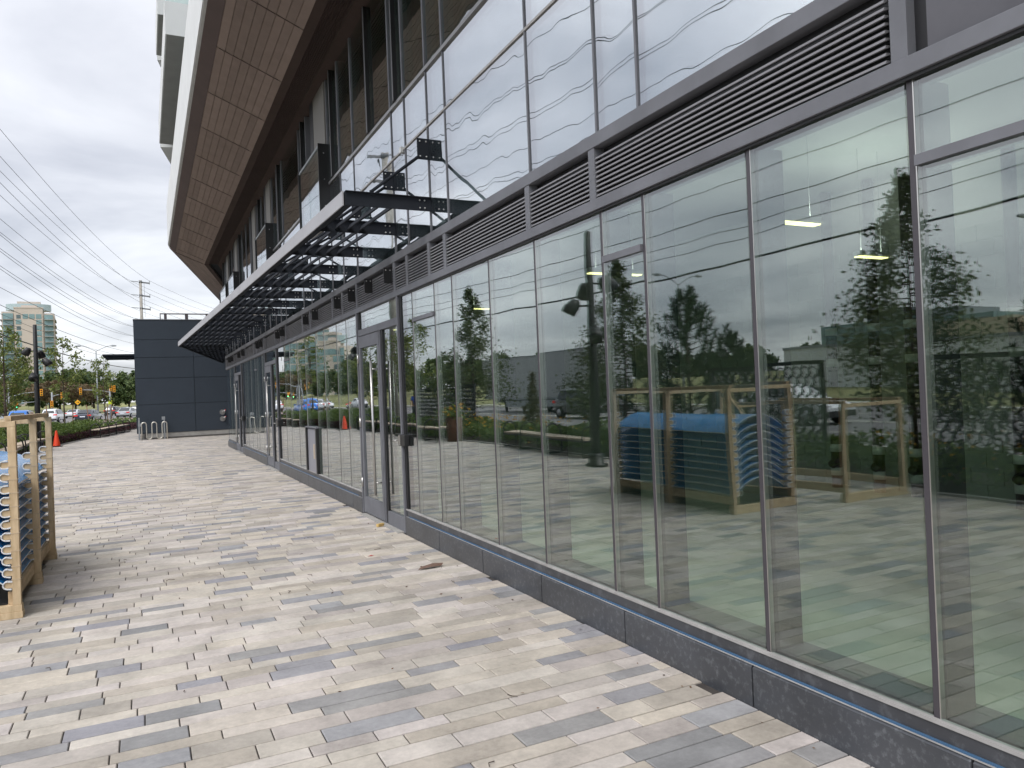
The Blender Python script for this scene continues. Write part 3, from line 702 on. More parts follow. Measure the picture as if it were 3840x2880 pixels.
# ------------------------------------------------------------------ interior of the shop unit
INT_W = mat('interior_block_paint', (0.27, 0.29, 0.26), 0.9, 0, 0.08, 2, objrand=0.05)
tag(MB().box(0.11, 11, -6, 27.9, -0.3, 0.004).build('interior_floor', mat('interior_screed', (0.47, 0.49, 0.42), 0.75, 0, 0.2, 0.9, bump=0.0)), kind='structure')
tag(MB().box(0.2, 11, -6, 27.9, 4.3, 4.4).build('interior_ceiling', mat('interior_ceiling_grey', (0.22, 0.235, 0.225), 0.95)), kind='structure')
tag(MB().box(6.62, 6.8, -6, 27.9, 0.004, 4.3).build('interior_wall_core', mat('mortar', (0.32, 0.33, 0.31), 0.95)), kind='structure')
tag(MB().box(0.14, 6.6, -6.2, -6.0, 0.004, 4.3).build('interior_side_wall', INT_W), kind='structure')
tag(MB().box(0.14, 6.6, 27.7, 27.9, 0.004, 4.3).build('interior_side_wall', INT_W), kind='structure')
iw = bpy.data.objects['interior_wall_core']
blk = MB().box(-0.02, 0.0, 0.004, 0.396, 0.004, 0.196).mesh('concrete_block', INT_W)
cnt = 0
for r_ in range(18):
    for c_ in range(17):
        y = 4.0+c_*0.4+(0.2 if r_ % 2 else 0)
        if cnt < 290: inst(blk, 'concrete_block', iw, (6.62, y, 0.004+r_*0.2)); cnt += 1
mb = MB()
for r_ in range(18):
    for c_ in range(-24, 60):
        y = 4.0+c_*0.4+(0.2 if r_ % 2 else 0)
        if c_ < 0 or c_ >= 17: mb.box(6.60, 6.62, y+0.004, y+0.396, 0.008+r_*0.2, 0.2+r_*0.2)
tag(mb.build('concrete_blocks', INT_W, iw), kind='stuff')
names = ['thick black drain pipe beside the empty crate reflection', 'black drain pipe second along the block wall', 'black drain pipe third along the block wall', 'black drain pipe standing at the right of the block wall', 'black drain pipe furthest right behind the glass']
M_BAND = mat('pipe_coupling', (0.52, 0.53, 0.5), 0.5)
for i, y in enumerate((7.6, 6.9, 6.35, 5.05, 4.6)):
    t = thing('drain_pipe', names[i], 'pipe', (6.35, y, 0.004), group='black pipes in front of the interior block wall')
    MB().tube([(0, 0, 0), (0, 0, 4.28)], 0.075, 14).build('pipe', M_BLACK, t)
    for z in (0.18, 0.52, 1.75, 2.2): MB().tube([(0, 0, z), (0, 0, z+0.11)], 0.082, 14).build('coupling', M_BAND, t)
    MB().tube([(0, 0, 0.3), (-0.1, 0, 0.36)], 0.06, 10).build('clean_out', M_BLACK, t)
M_LAMP = mat('lit_strip_light', (1, 0.95, 0.75), 0.5, emit=(1.0, 0.84, 0.36), estr=2.6)
spots = [(2.70, 4.87, 0.62), (2.75, 7.8, 0.80), (2.7, 11.6, 0.7), (2.7, 15.6, 0.9), (5.2, 6.0, 0.5), (2.7, 20.5, 0.9), (2.7, 1.5, 0.9)]
lab = ['strip light glowing above the blue panel reflection', 'strip light glowing beside the lamp post reflection', 'strip light behind the glass right of the nearest door', 'strip light deep inside beyond the nearest door', 'short strip light at the back of the room', 'strip light behind the middle bay of glass', 'strip light nearest the camera behind the glass']
for (x, y, l), lb in zip(spots, lab):
    t = thing('strip_light', lb, 'ceiling light', (x, y, 3.02), group='strip lights hanging inside the shop')
    MB().box(-l/2, l/2, -0.05, 0.05, 0.0, 0.06).build('lamp_housing', M_WHITE, t)
    MB().box(-l/2+0.01, l/2-0.01, -0.045, 0.045, -0.012, -0.001).build('diffuser', M_LAMP, t)
    al = bpy.data.lights.new('added_fill_uplight', 'AREA'); al.shape = 'RECTANGLE'; al.size = l*0.95; al.size_y = 0.08; al.energy = 15; al.color = (1.0, 0.97, 0.86)  # added fill light, aimed at the ceiling to brighten the interior by bounce
    ao = bpy.data.objects.new('added_fill_uplight', al); COL.objects.link(ao); ao.parent = t; ao.location = (0, 0, 0.066); ao.rotation_euler = (math.pi, 0, 0)
    for sx in (-0.35, 0.35): MB().tube([(sx*l, 0, 0.06), (sx*l, 0, 1.28)], 0.0018, 5).build('hanger', M_FIN, t)

# ------------------------------------------------------------------ dark panel pavilion at the far end
pav = thing('panel_pavilion', 'low slate blue panelled building closing the far end of the plaza', 'building', (0, 38.0, 0))
PX0, PX1, PZ = -2.98, 5.0, 5.53
MB().box(PX0+0.03, PX1, 0.05, 16, 0.27, PZ-0.02).build('wall_core', M_SEAM, pav)
zr = [0.275, 1.60, 2.81, 3.77, 4.59, 5.50]; xr = [PX0, -0.51, 1.95, PX1]
for i in range(5):
    for a, b in zip(xr, xr[1:]):
        if i == 4 and a == PX0: 
            MB().box(a, -0.06-0.008, 0, 0.05, zr[i]+0.008, zr[i+1]-0.008).build('wall_panel', M_WALLP, pav); continue
        if i == 4 and a == -0.51:
            MB().box(-0.06+0.008, b-0.008, 0, 0.05, zr[i]+0.008, zr[i+1]-0.008).build('wall_panel', M_WALLP, pav); continue
        MB().box(a+(0.008 if a != PX0 else 0), b-0.008, 0, 0.05, zr[i]+0.008, zr[i+1]-0.008).build('wall_panel', M_WALLP, pav)
    for k in range(5):
        MB().box(PX0-0.02, PX0+0.03, 0.052+k*3.2, 0.052+k*3.2+3.19, zr[i]+0.008, zr[i+1]-0.008).build('wall_panel', M_WALLP, pav)
MB().box(PX0-0.03, PX1, -0.02, 16, PZ-0.025, PZ+0.01).build('roof_cap', M_FRAME, pav)
MB().box(PX0+0.35, PX1, 0.03, 15, 0.07, 0.27).build('plinth', M_CONC, pav)
MB().box(PX0+0.36, PX1, -0.04, 0.03, -0.02, 0.072).build('kerb_stone', mat('dark_kerb', (0.10, 0.095, 0.09), 0.8, 0, 0.15, 6), pav)
M_RB = mat('bronze_roof_rail', (0.10, 0.085, 0.09), 0.5, 0.3)
MB().box(-1.88, 4.8, 0.28, 0.33, 5.80, 5.85).build('roof_rail', M_RB, pav)
MB().box(-1.88, -1.84, 0.281, 0.329, PZ, 5.80).build('roof_rail_post', M_RB, pav)
for a, b in ((-1.7, -1.58), (-0.80, -0.66), (0.11, 0.25), (1.0, 1.14), (1.9, 2.04), (2.8, 2.94)):
    MB().box(a, b, 0.285, 0.325, PZ, 5.799).build('roof_rail_post', M_RB, pav)
for z in (1.10, 0.79):
    sc_ = MB()
    n = 18
    vs = [(0.68+0.125*math.cos(2*math.pi*k/n), yy, z+0.125*math.sin(2*math.pi*k/n)) for yy in (-0.035, 0.0) for k in range(n)]
    sc_.add(vs, [tuple(range(n)), tuple(range(n, 2*n))[::-1]]+[(k+n, (k+1) % n+n, (k+1) % n, k) for k in range(n)])
    p = sc_.build('hose_connection', M_STEEL, pav)
    MB().tube([(0.70, -0.04, z+0.01), (0.75, -0.14, z+0.03), (0.79, -0.2, z+0.09)], [0.05, 0.04, 0.028], 10).build('nozzle', M_STEEL, p)
    MB().tube([(0.79, -0.2, z+0.09), (0.81, -0.215, z+0.12)], 0.022, 8).build('red_cap', mat('red_plastic', (0.55, 0.02, 0.03), 0.4), p)
# its own small canopy on the street side
cc = MB().box(-4.36, PX0-0.02, 1.9, 3.6, 3.98, 4.06).build('side_canopy', M_CANOPY, pav)
for i in range(7): MB().box(-4.25, PX0-0.03, 2.02+i*0.22, 2.06+i*0.22, 3.86, 3.979).build('canopy_slat', M_CANOPY, cc)

# ------------------------------------------------------------------ wooden crate with the curved blue sheets
def crate(name, label, x0, x1, y0, y1, h, group=None, posts=3, hooks=True, h2=None):
    t = thing(name, label, 'crate', (0, 0, 0.0), group=group)
    P = 0.09; yy = [y0+(y1-y0-P)*k/(posts-1) for k in range(posts)]
    for y in yy:
        for x in (x0, x1-P):
            MB().box(x+(P-0.055 if x == x1-P else 0), x+(P if x == x1-P else 0.055), y, y+0.06, 0.10, h).build('post', M_WOOD, t, 0.003)
    for y in yy:
        MB().box(x0, x1, y+0.0005, y+0.0595, h+0.0005, h+0.045).build('top_bar', M_WOOD, t, 0.003)
    for x in (x0, x1-P):
        MB().box(x+0.02, x+0.065, y0+0.001, y1, h+0.046, h+0.085).build('top_rail', M_WOOD2, t, 0.003)
        MB().box(x+0.0, x+0.04, y0+0.046, y1-0.05, 0.10, 0.20).build('bottom_rail', M_WOOD2, t, 0.003)
    for y in yy:
        MB().box(x0-0.01, x1+0.01, y-0.01, y+0.085, 0.0, 0.05).build('skid', M_WOOD, t, 0.003)
        MB().box(x0-0.005, x1+0.005, y-0.005, y+0.08, 0.0505, 0.0995).build('skid_board', M_WOOD, t, 0.003)
    return t, yy
CX0, CX1, CY0, CY1, CH = -4.55, -3.53, 6.84, 9.35, 1.47
ct, cyy = crate('timber_crate', 'pine timber crate holding a stack of curved blue sheets at left edge', CX0, CX1, CY0, CY1, CH)
MB().bar((CX0+0.05, CY0+1.15, CH-0.02), (CX0+0.05, CY0+0.45, 0.75), 0.04, 0.09).build('brace', M_WOOD, ct)
hookm = MB().box(-0.05, 0.0, 0, 0.04, 0.0, 0.042).mesh('support_block', M_WOOD)
foam_mb = MB(); 
for a0 in range(8):
    t0, t1 = math.pi*(0.5+a0/8), math.pi*(0.5+(a0+1)/8); r0, r1 = 0.024, 0.033
    q = [(r0*math.cos(t0), r0*math.sin(t0)), (r1*math.cos(t0), r1*math.sin(t0)), (r1*math.cos(t1), r1*math.sin(t1)), (r0*math.cos(t1), r0*math.sin(t1))]
    vs = [(x, -0.004, z) for x, z in q]+[(x, 0.052, z) for x, z in q]
    foam_mb.add(vs, [(0,1,2,3), (7,6,5,4)]+[(i, i+4, (i+1) % 4+4, (i+1) % 4) for i in range(4)], 0, True)
foam_mb.box(0.0, 0.03, -0.004, 0.052, 0.024, 0.033).box(0.0, 0.03, -0.004, 0.052, -0.033, -0.024)
foamm = foam_mb.mesh('foam_pad', M_FOAM)
rr = random.Random(5)
NS = 14; z0s, dzs = 0.27, 0.092
for y in cyy:
    for side, x in ((1, CX1-0.055), (-1, CX0+0.055)):
        for k in range(11):
            z = 0.235+k*dzs
            b_ = inst(hookm, 'support_block', ct, (x if side == 1 else x+0.055, y+0.003, z+rr.uniform(-.004, .004)))
            f_ = inst(foamm, 'foam_pad', b_, (-0.03 if side == 1 else -0.025, -0.004, 0.022), rot=(0, rr.uniform(-.25, .25) if side == 1 else math.pi+rr.uniform(-.25, .25), 0))
# shiny blue face, pale underside
def bluesheet():
    m = bpy.data.materials.new('blue_sheet'); m.use_nodes = True; nt = m.node_tree; b = nt.nodes['Principled BSDF']
    n = N(nt, 'ShaderNodeTexNoise', i={'Scale': 1.6, 'Detail': 2.0}); t = N(nt, 'ShaderNodeTexCoord'); L(nt, t.outputs['Object'], n.inputs['Vector'])
    bp = N(nt, 'ShaderNodeBump', i={'Strength': 1.0, 'Distance': 0.02}); L(nt, n.outputs[0], bp.inputs['Height']); L(nt, bp.outputs[0], b.inputs['Normal'])
    b.inputs['Base Color'].default_value = (0.02, 0.24, 0.58, 1); b.inputs['Roughness'].default_value = 0.22; b.inputs['Coat Weight'].default_value = 0.1; b.inputs['Specular IOR Level'].default_value = 0.4
    MATS['blue_sheet'] = m; return m
M_BLUE = bluesheet()
M_BLUE2 = mat('sheet_edge_white', (0.55, 0.60, 0.63), 0.35)
def sheet_mesh(ins):
    mb = MB(); n = 16; xa, xb = CX0+0.075-ins, CX1-0.075+ins; ya, yb = CY0+0.06, CY1-0.03; rise = 0.20
    mid = (xa+xb)/2; hw = (xb-xa)/2
    top, bot = [], []
    for k in range(n+1):
        x = xa+(xb-xa)*k/n; z = rise*(1-((x-mid)/hw)**2)
        top.append((x, z)); bot.append((x, z-0.012))
    vs = [(x, ya, z) for x, z in top]+[(x, yb, z) for x, z in top]+[(x, ya, z) for x, z in bot]+[(x, yb, z) for x, z in bot]
    m = n+1; 
    mb.add(vs, [(k, k+1, m+k+1, m+k) for k in range(n)], 0, True)
    mb.add(vs, [(2*m+k, 3*m+k, 3*m+k+1, 2*m+k+1) for k in range(n)], 0, True)
    mb.add(vs, [(k, 2*m+k, 2*m+k+1, k+1) for k in range(n)]+[(m+k, m+k+1, 3*m+k+1, 3*m+k) for k in range(n)]+[(0, m, 3*m, 2*m), (n, 2*m+n, 3*m+n, m+n)], 1)
    return mb.mesh('curved_sheet', [M_BLUE, M_BLUE2])
sm = sheet_mesh(0.0)
ords = ['lowest', 'second lowest', 'third from the bottom', 'fourth from the bottom', 'fifth from the bottom', 'fourth from the top', 'third from the top', 'second from the top', 'topmost']
for k in range(9):
    o = inst(sm, 'curved_sheet', None, (0, 0, 0.225+k*dzs+0.02*(k == 8)))
    tag(o, ('topmost glossy light blue curved sheet lying exposed on the crate stack' if k == 8 else f'glossy blue curved sheet in the timber crate, {ords[k]} of the stack'), 'curved sheet', 'curved blue sheets stacked in the crate')
# plastic wrap bands round the posts
mb = MB()
for y in cyy:
    for z in np.arange(0.3, 1.35, 0.11):
        zz = z+rr.uniform(-.02, .02); mb.box(CX1-0.058, CX1+0.003, y-0.003, y+0.063, zz, zz+0.006)
tag(mb.build('plastic_wrap', mat('wrap_film', (0.58, 0.46, 0.32), 0.15, 0, spec=0.8), ct), kind='stuff')
# dark base sheet in the crate
MB().box(CX0+0.1, CX1-0.1, CY0+0.06, CY1-0.05, 0.10, 0.115).build('base_sheet', M_BLACK, ct)
c2, yy2 = crate('timber_crate', 'empty pine timber crate standing behind the loaded one, near the planting bed', -6.2, -5.05, 6.5, 8.6, 1.2, posts=2)

# ------------------------------------------------------------------ plaza furniture
def bench(pts, label, group='timber benches with black hoops along the planting bed', rz=0):
    t = thing('bench', label, 'bench', (0, 0, 0), group=group)
    for (a, b) in zip(pts, pts[1:]):
        a3, b3 = Vector((*a, 0)), Vector((*b, 0)); d = (b3-a3).normalized(); n = Vector((-d.y, d.x, 0))
        for k in range(3):
            o0 = n*(0.02+k*0.145); o1 = n*(0.155+k*0.145)
            P = [a3+o0+d*0.012, b3+o0-d*0.012, b3+o1-d*0.012, a3+o1+d*0.012]
            MB().prism([(q.x, q.y) for q in P], 0.40, 0.445).build('seat_slat', M_BENCHW, t)
        P = [a3, b3, b3+n*0.44, a3+n*0.44]
        MB().prism([(q.x, q.y) for q in P], 0.36, 0.399).build('seat_frame', M_BLACK, t)
    for i, a in enumerate(pts):
        d = (Vector(pts[min(i+1, len(pts)-1)])-Vector(pts[max(i-1, 0)])).normalized(); n = Vector((-d.y, d.x, 0)); a3 = Vector((*a, 0))
        c = [a3+n*0.0+Vector((0, 0, 0.02)), a3+Vector((0, 0, 0.45))]
        for k in range(1, 8):
            th = math.pi*k/8; c.append(a3+n*(0.22-0.22*math.cos(th))+Vector((0, 0, 0.47+0.26*math.sin(th))))
        c += [a3+n*0.44+Vector((0, 0, 0.45)), a3+n*0.44+Vector((0, 0, 0.02)), a3+n*0.0+Vector((0, 0, 0.02))]
        MB().tube(c, 0.021, 8).build('hoop', M_BLACK, t)
bench([(-4.72, 43.4), (-4.40, 45.4), (-4.1, 47.4), (-3.78, 49.5), (-3.5, 51.4)], 'far bench with five black hoops by the burgundy hedge')
bench([(-6.22, 29.3), (-6.28, 31.2), (-6.2, 33.0), (-6.05, 34.3)], 'bench by the black lamp post, partly hidden behind the crate')
bench([(-6.2, 22.9), (-6.1, 24.6), (-6.12, 26.4), (-6.15, 28.2)], 'bench in front of the laser cut screen beside the planter')
bench([(-6.05, 14.2), (-6.12, 16.0), (-6.3, 17.7), (-6.45, 19.2)], 'bench near the closer lamp post, seen reflected in the glass')
def lamp_post(x, y, h, label, rz):
    t = thing('lamp_post', label, 'lamp post', (x, y, 0), rz, 'black plaza lamp posts with clustered spotlights')
    MB().lathe([(0.24, 0.0), (0.24, 0.05), (0.17, 0.07), (0.17, 0.24), (0.14, 0.27)], 20).build('base', M_BLACK, t)
    MB().tube([(0, 0, 0.2), (0, 0, 1.6), (0, 0, h-0.03), (0, 0, h)], [0.105, 0.095, 0.072, 0.05], 14).build('pole', M_BLACK, t)
    for z, a in ((h-1.05, R(150)), (h-1.50, R(-5)), (h-2.1, R(-100)), (h-1.15, R(70))):
        dx, dy = math.cos(a), math.sin(a)
        hd = MB().tube([(dx*0.06, dy*0.06, z), (dx*0.26, dy*0.26, z)], 0.02, 8).build('lamp_arm', M_BLACK, t)
        MB().tube([(dx*0.22, dy*0.22, z+0.06), (dx*0.30, dy*0.30, z+0.05), (dx*0.42, dy*0.42, z-0.07), (dx*0.46, dy*0.46, z-0.14)], [0.06, 0.13, 0.155, 0.15], 14).build('spotlight', M_BLACK, hd)
lamp_post(-6.5, 35.2, 5.0, 'black lamp post with round spotlights behind the orange cone', 0.0)
lamp_post(-5.45, 12.69, 4.75, 'nearer black lamp post, seen only as a reflection beside the tree', 0.6)
t = thing('traffic_cone', 'orange traffic cone at the corner of the planting bed', 'traffic cone', (-5.98, 36.2, 0))
MB().box(-0.21, 0.21, -0.21, 0.21, 0.0, 0.028).build('cone_base', M_BLACK, t, 0.005)
MB().lathe([(0.145, 0.028), (0.135, 0.06), (0.04, 0.62), (0.034, 0.66), (0.02, 0.67)], 20).build('cone_body', M_CONE, t)
# wave bike rack and its two posts
t = thing('bike_rack', 'wavy stainless steel bike rack in front of the slate blue wall', 'bike rack', (0, 0, 0))
pts = []
xs0 = -2.80; st = 0.165; top = 0.80
pts.append((xs0, 37.35, 0)); 
segx = [xs0, xs0+0.20, xs0+0.42, xs0+0.62, xs0+0.84, xs0+1.04]
def arc(x0, x1, z, up):
    c = (x0+x1)/2; r = (x1-x0)/2; return [(c-r*math.cos(math.pi*k/8), 37.4, z+(r if up else -r)*math.sin(math.pi*k/8)) for k in range(9)]
pts = [(segx[0], 37.4, 0.0)]+arc(segx[0], segx[1], top-0.1, True)+arc(segx[1], segx[2], 0.16, False)+arc(segx[2], segx[3], top-0.1, True)+arc(segx[3], segx[4], 0.16, False)+arc(segx[4], segx[5], top-0.1, True)+[(segx[5], 37.4, 0.0)]
MB().tube(pts, 0.026, 10).build('rack_tube', mat('brushed_steel_pale', (0.62, 0.60, 0.54), 0.3, 0.7), t)
def plate_post(x, y, label, side):
    t = thing('sign_post', label, 'post', (x, y, 0), group='thin galvanised posts beside the bike rack')
    MB().box(-0.03, 0.03, -0.02, 0.02, 0, 1.02).build('post', M_GALV, t)
    MB().box(side*0.03-0.07, side*0.03+0.07, -0.035, -0.021, 0.88 if side < 0 else 0.62, 1.03 if side < 0 else 0.76).build('post_plate', M_GALV, t)
plate_post(-2.9, 37.6, 'thin galvanised post at the left end of the bike rack', 1)
plate_post(-1.86, 37.8, 'thin galvanised post with a small plate right of the bike rack', -1)
# planter with flowers
t = thing('planter', 'round timber clad planter filled with yellow flowers beside the bench', 'planter', (-6.30, 22.57, 0))
MB().lathe([(0.25, 0.0), (0.29, 0.8), (0.27, 0.8), (0.26, 0.72), (0.02, 0.72)], 24).build('planter_pot', mat('planter_timber', (0.13, 0.06, 0.035), 0.6, 0, 0.2, 3, stretch=(8, 8, 1)), t)
rg = np.random.default_rng(4)
c = rg.normal(size=(500, 3))*np.array([0.2, 0.2, 0.12])+np.array([0, 0, 0.9]); v, f = leaf_cloud(rg, c, 0.05)
o = bpy.data.objects.new('planter_leaves', npmesh('planter_leaves', v, f, LF_SHRUB)); COL.objects.link(o); o.parent = t
c = rg.normal(size=(60, 3))*np.array([0.2, 0.2, 0.10])+np.array([0, 0, 1.0]); v, f = leaf_cloud(rg, c, 0.05, 1.0)
o = bpy.data.objects.new('planter_flowers', npmesh('planter_flowers', v, f, LF_FLOW)); COL.objects.link(o); o.parent = t
# laser cut privacy screens
def screen(y0, y1, x, label):
    t = thing('privacy_screen', label, 'screen', (x, y0, 0), group='black laser cut screens in the planting bed')
    Lg = y1-y0; H = 1.88; fr = MB()
    for a in (0.0, Lg-0.07): fr.box(-0.035, 0.035, a, a+0.07, 0, H)
    fr.box(-0.03, 0.03, 0.07, Lg-0.07, H-0.07, H).box(-0.03, 0.03, 0.07, Lg-0.07, 0.25, 0.31)
    fr.build('screen_frame', M_BLACK, t)
    mb = MB(); r = 0.105; j = 0; z = 0.36
    while z < H-0.06:
        y = 0.12+(j % 2)*r*0.87
        while y < Lg-0.1:
            for a in (R(90), R(210), R(330)):
                y2, z2 = y+r*math.cos(a), z+r*math.sin(a)
                if 0.07 < y2 < Lg-0.07 and 0.3 < z2 < H-0.06:
                    mb.bar((0, y, z), (0, y2, z2), 0.008, 0.042, (1, 0, 0))
                    y3, z3 = y+r*0.5*math.cos(a+R(60)), z+r*0.5*math.sin(a+R(60))
                    mb.bar((0.002, y2, z2), (0.002, y3, z3), 0.006, 0.034, (1, 0, 0))
            y += r*1.74
        z += r*1.5; j += 1
    tag(mb.build('lattice', M_BLACK, t), kind='stuff')
screen(24.6, 31.6, -8.0, 'black lattice screen behind the planter, reflected right of the nearest door')
screen(9.0, 11.8, -7.6, 'black lattice screen reflected above the blue sheets')
screen(4.9, 7.2, -7.6, 'black lattice screen reflected at the right edge of the glass')
# leaf litter and twigs
rg = np.random.default_rng(9)
n = 80; px = rg.uniform(-6, -0.1, n); py = rg.uniform(1.6, 14, n)**1.0; px[:40] = -0.07-rg.exponential(0.25, 40); py[:40] = rg.uniform(1.8, 12, 40)
c = np.stack([px, py, np.full(n, 0.008)], 1); v, f = leaf_cloud(rg, c, 0.012, 0.45, 0.15); v[:, 2] = np.clip(v[:, 2], 0.003, 0.02)
o = bpy.data.objects.new('leaf_litter', npmesh('leaf_litter', v, f, leafmat('dead_leaf', (0.03, 0.018, 0.012), (0.22, 0.12, 0.06)))); COL.objects.link(o); tag(o, kind='stuff')
tw = MB()
for k in range(18):
    x, y = rr.uniform(-3.2, -0.15), rr.uniform(2.2, 10); a = rr.uniform(0, 6.3); l = rr.uniform(0.02, 0.055)
    tw.tube([(x, y, 0.006), (x+l*math.cos(a), y+l*math.sin(a), 0.010), (x+l*1.5*math.cos(a+.4), y+l*1.5*math.sin(a+.4), 0.006)], 0.0022, 5)
tag(tw.build('fallen_twigs', M_BARK), kind='stuff')
t = tag(MB().add([(-0.14,0,0.003),(-0.03,-0.02,0.02),(0.09,0.0,0.012),(0.12,0.03,0.03),(0.02,0.05,0.035),(-0.09,0.04,0.02)], [(0,1,4,5),(1,2,3,4),(5,4,1,0),(4,3,2,1)]).build('dead_leaf', mat('curled_brown_leaf', (0.16, 0.10, 0.075), 0.8)), 'curled brown dead leaf on the pavers near the granite kerb', 'leaf'); t.location = (-0.32, 6.45, 0)
t = tag(MB().box(-0.05, 0.05, -0.02, 0.02, 0.0, 0.035).build('wood_offcut', mat('yellow_wood_offcut', (0.62, 0.43, 0.16), 0.7), None, 0.004), 'small yellow wood offcut lying at the foot of the nearest door', 'wood offcut'); t.location = (-0.10, 8.88, 0.002); t.rotation_euler = (0, 0, 0.5)
t = tag(MB().add([(-0.03,0,0.003),(0.0,-0.012,0.008),(0.035,0.0,0.004),(0.01,0.012,0.010)], [(0,1,2,3),(3,2,1,0)]).build('red_scrap', mat('red_scrap', (0.55, 0.04, 0.05), 0.6)), 'tiny red scrap of plastic on the pavers before the nearest door', 'scrap'); t.location = (-0.66, 7.3, 0)
for i, (x, y, a) in enumerate([(-2.05, 3.62, 0.3), (-2.32, 3.55, 1.0), (-2.62, 3.75, 0.2), (-2.9, 3.5, 2.4), (-3.35, 3.95, 0.7)]):
    pass

# ------------------------------------------------------------------ vegetation
def tree_data(seed, h, spread, trunk_r, nleaf, lsize, clear=0.28, shape='oval', leafmat_=LF_TREE, nb=26, sparse=0.0):
    rg = np.random.default_rng(seed); mb = MB()
    lean = rg.uniform(-0.02, 0.02, 2)*h
    def tp(z): return np.array([lean[0]*math.sin(z/h*2.3), lean[1]*math.sin(z/h*3.1), z])
    zs = np.linspace(0, h*0.96, 9); mb.tube([tuple(tp(z)) for z in zs], [max(0.006, trunk_r*(1-0.93*z/h)) for z in zs], 8)
    centers = []
    for k in range(nb):
        t = (k+rg.uniform(0, 1))/nb; z = h*(clear+(0.97-clear)*t)
        if shape == 'oval': rad = spread*math.sin(math.pi*min(1, 0.12+0.86*t))**0.7*rg.uniform(0.55, 1.15)
        elif shape == 'cone': rad = spread*(1.03-t)*rg.uniform(0.7, 1.1)
        else: rad = spread*(0.5+0.9*math.sin(math.pi*t))*rg.uniform(0.6, 1.2)
        a = rg.uniform(0, 6.28)+k*2.4; rise = rad*(0.75 if shape == 'oval' else 0.12)
        p0 = tp(z); p2 = p0+np.array([math.cos(a)*rad, math.sin(a)*rad, rise]); p1 = (p0+p2)/2+np.array([0, 0, -0.06*rad])
        mb.tube([tuple(p0), tuple(p1), tuple(p2)], [trunk_r*0.28*(1-t*0.7)+0.003, trunk_r*0.16*(1-t*0.6)+0.002, 0.003], 5)
        m = max(6, int(nleaf/nb*(0.4+rad/spread)))
        s = np.sqrt(rg.uniform(0.08 if shape != 'oval' else 0.15, 1.05, m))[:, None]
        base = p0+(p2-p0)*s; ncl = max(2, int(4+rad*4)); cl = base[rg.integers(0, m, ncl)]+rg.normal(size=(ncl, 3))*rad*0.13
        idx = rg.integers(0, ncl, m); pos = base*0.35+cl[idx]*0.65+rg.normal(size=(m, 3))*(0.05+0.085*rad)
        centers.append(pos)
    c = np.concatenate(centers)
    v, f = leaf_cloud(rg, c, lsize)
    return mb.mesh('trunk', M_BARK), npmesh('crown', v, f, leafmat_)
def tree(name, label, x, y, z, data, rz=0.0, sc=1.0, group=None, cat='tree'):
    t = thing(name, label, cat, (x, y, z), rz, group); t.scale = (sc, sc, sc)
    inst(data[0], 'trunk', t); inst(data[1], 'crown', t); return t
G = 'young street trees in the planting bed'
TD = [tree_data(s, 5.0, 1.0, 0.055, 2500, 0.060, 0.25, 'oval') for s in (1, 2)]
TS = tree_data(5, 4.9, 0.95, 0.045, 900, 0.075, 0.32, 'oval', LF_TREE, 22)
TC = [tree_data(s, 5.0, 1.75, 0.05, 11500, 0.042, 0.18, 'cone', LF_DARKT, 64) for s in (11, 12)]
tree('young_tree', 'young green tree left of the black lamp post, in front of the tower', -7.75, 36.5, 0, TD[0], 0.3, 1.0, G)
tree('young_tree', 'thin young tree right of the tower, rising over the green shrubs', -6.6, 47.5, 0, TS, 1.1, 1.12, G)
tree('young_tree', 'sparse young tree below the far wall canopy with few leaves', -5.0, 57, 0, TS, 2.4, 1.02, G)
tree('young_tree', 'slender cone shaped tree reflected behind the planter', -8.3, 25.6, 0, TC[0], 0.9, 1.12, G)
tree('young_tree', 'cone shaped tree reflected beside the pine in the glass', -8.0, 15.5, 0, TC[1], 2.0, 0.96, G)
tree('young_tree', 'large cone shaped tree reflected across the nearest dark mullion', -8.0, 7.6, 0, TC[0], 3.2, 0.96, G)
tree('young_tree', 'young tree reflected between the two doors in the middle', -8.2, 31.5, 0, TD[1], 4.0, 1.0, G)
tree('young_tree', 'young tree nearest the far doors, seen reflected only', -8.6, 42.5, 0, TD[1], 5.1, 0.95, G)
# pines: branches with upright needle tufts
def pine_data(seed, h):
    rg = np.random.default_rng(seed); mb = MB(); mb.tube([(0, 0, 0), (0.02, 0, h*0.5), (0, 0.02, h*0.95)], [0.06, 0.04, 0.012], 8); cs = []; V = []; 
    for k in range(60):
        t = (k+rg.uniform(0, 1))/60; z = h*(0.06+0.88*t); rad = h*0.48*(1.05-t)*rg.uniform(0.75, 1.1); a = k*2.4+rg.uniform(0, 1)
        p0 = np.array([0, 0, z]); p2 = p0+np.array([math.cos(a)*rad, math.sin(a)*rad, rad*0.35]); mb.tube([tuple(p0), tuple(p2)], [0.015, 0.006], 5)
        for s in (0.45, 0.7, 1.0):
            q = p0+(p2-p0)*s; tip = np.array([math.cos(a)*0.3, math.sin(a)*0.3, 1.0]); tip /= np.linalg.norm(tip)
            for i in range(34):
                d = tip*rg.uniform(0.1, 1)+rg.normal(size=3)*0.42; d /= np.linalg.norm(d); b = q+tip*rg.uniform(0, 0.22); w_ = np.cross(d, rg.normal(size=3)); w_ /= np.linalg.norm(w_)
                l = 0.15; V.append([b-w_*0.011, b+w_*0.011, b+d*l+w_*0.006, b+d*l-w_*0.006])
    V = np.array(V).reshape(-1, 3)
    return mb.mesh('trunk', M_BARK), npmesh('crown', V, np.arange(len(V)).reshape(-1, 4), LF_PINE)
PD = pine_data(3, 3.8)
tree('young_pine', 'dark young pine with upright candles reflected above the blue sheets', -8.7, 13.8, 0, PD, 0.5, 1.0, 'young pines in the planting bed', 'pine')
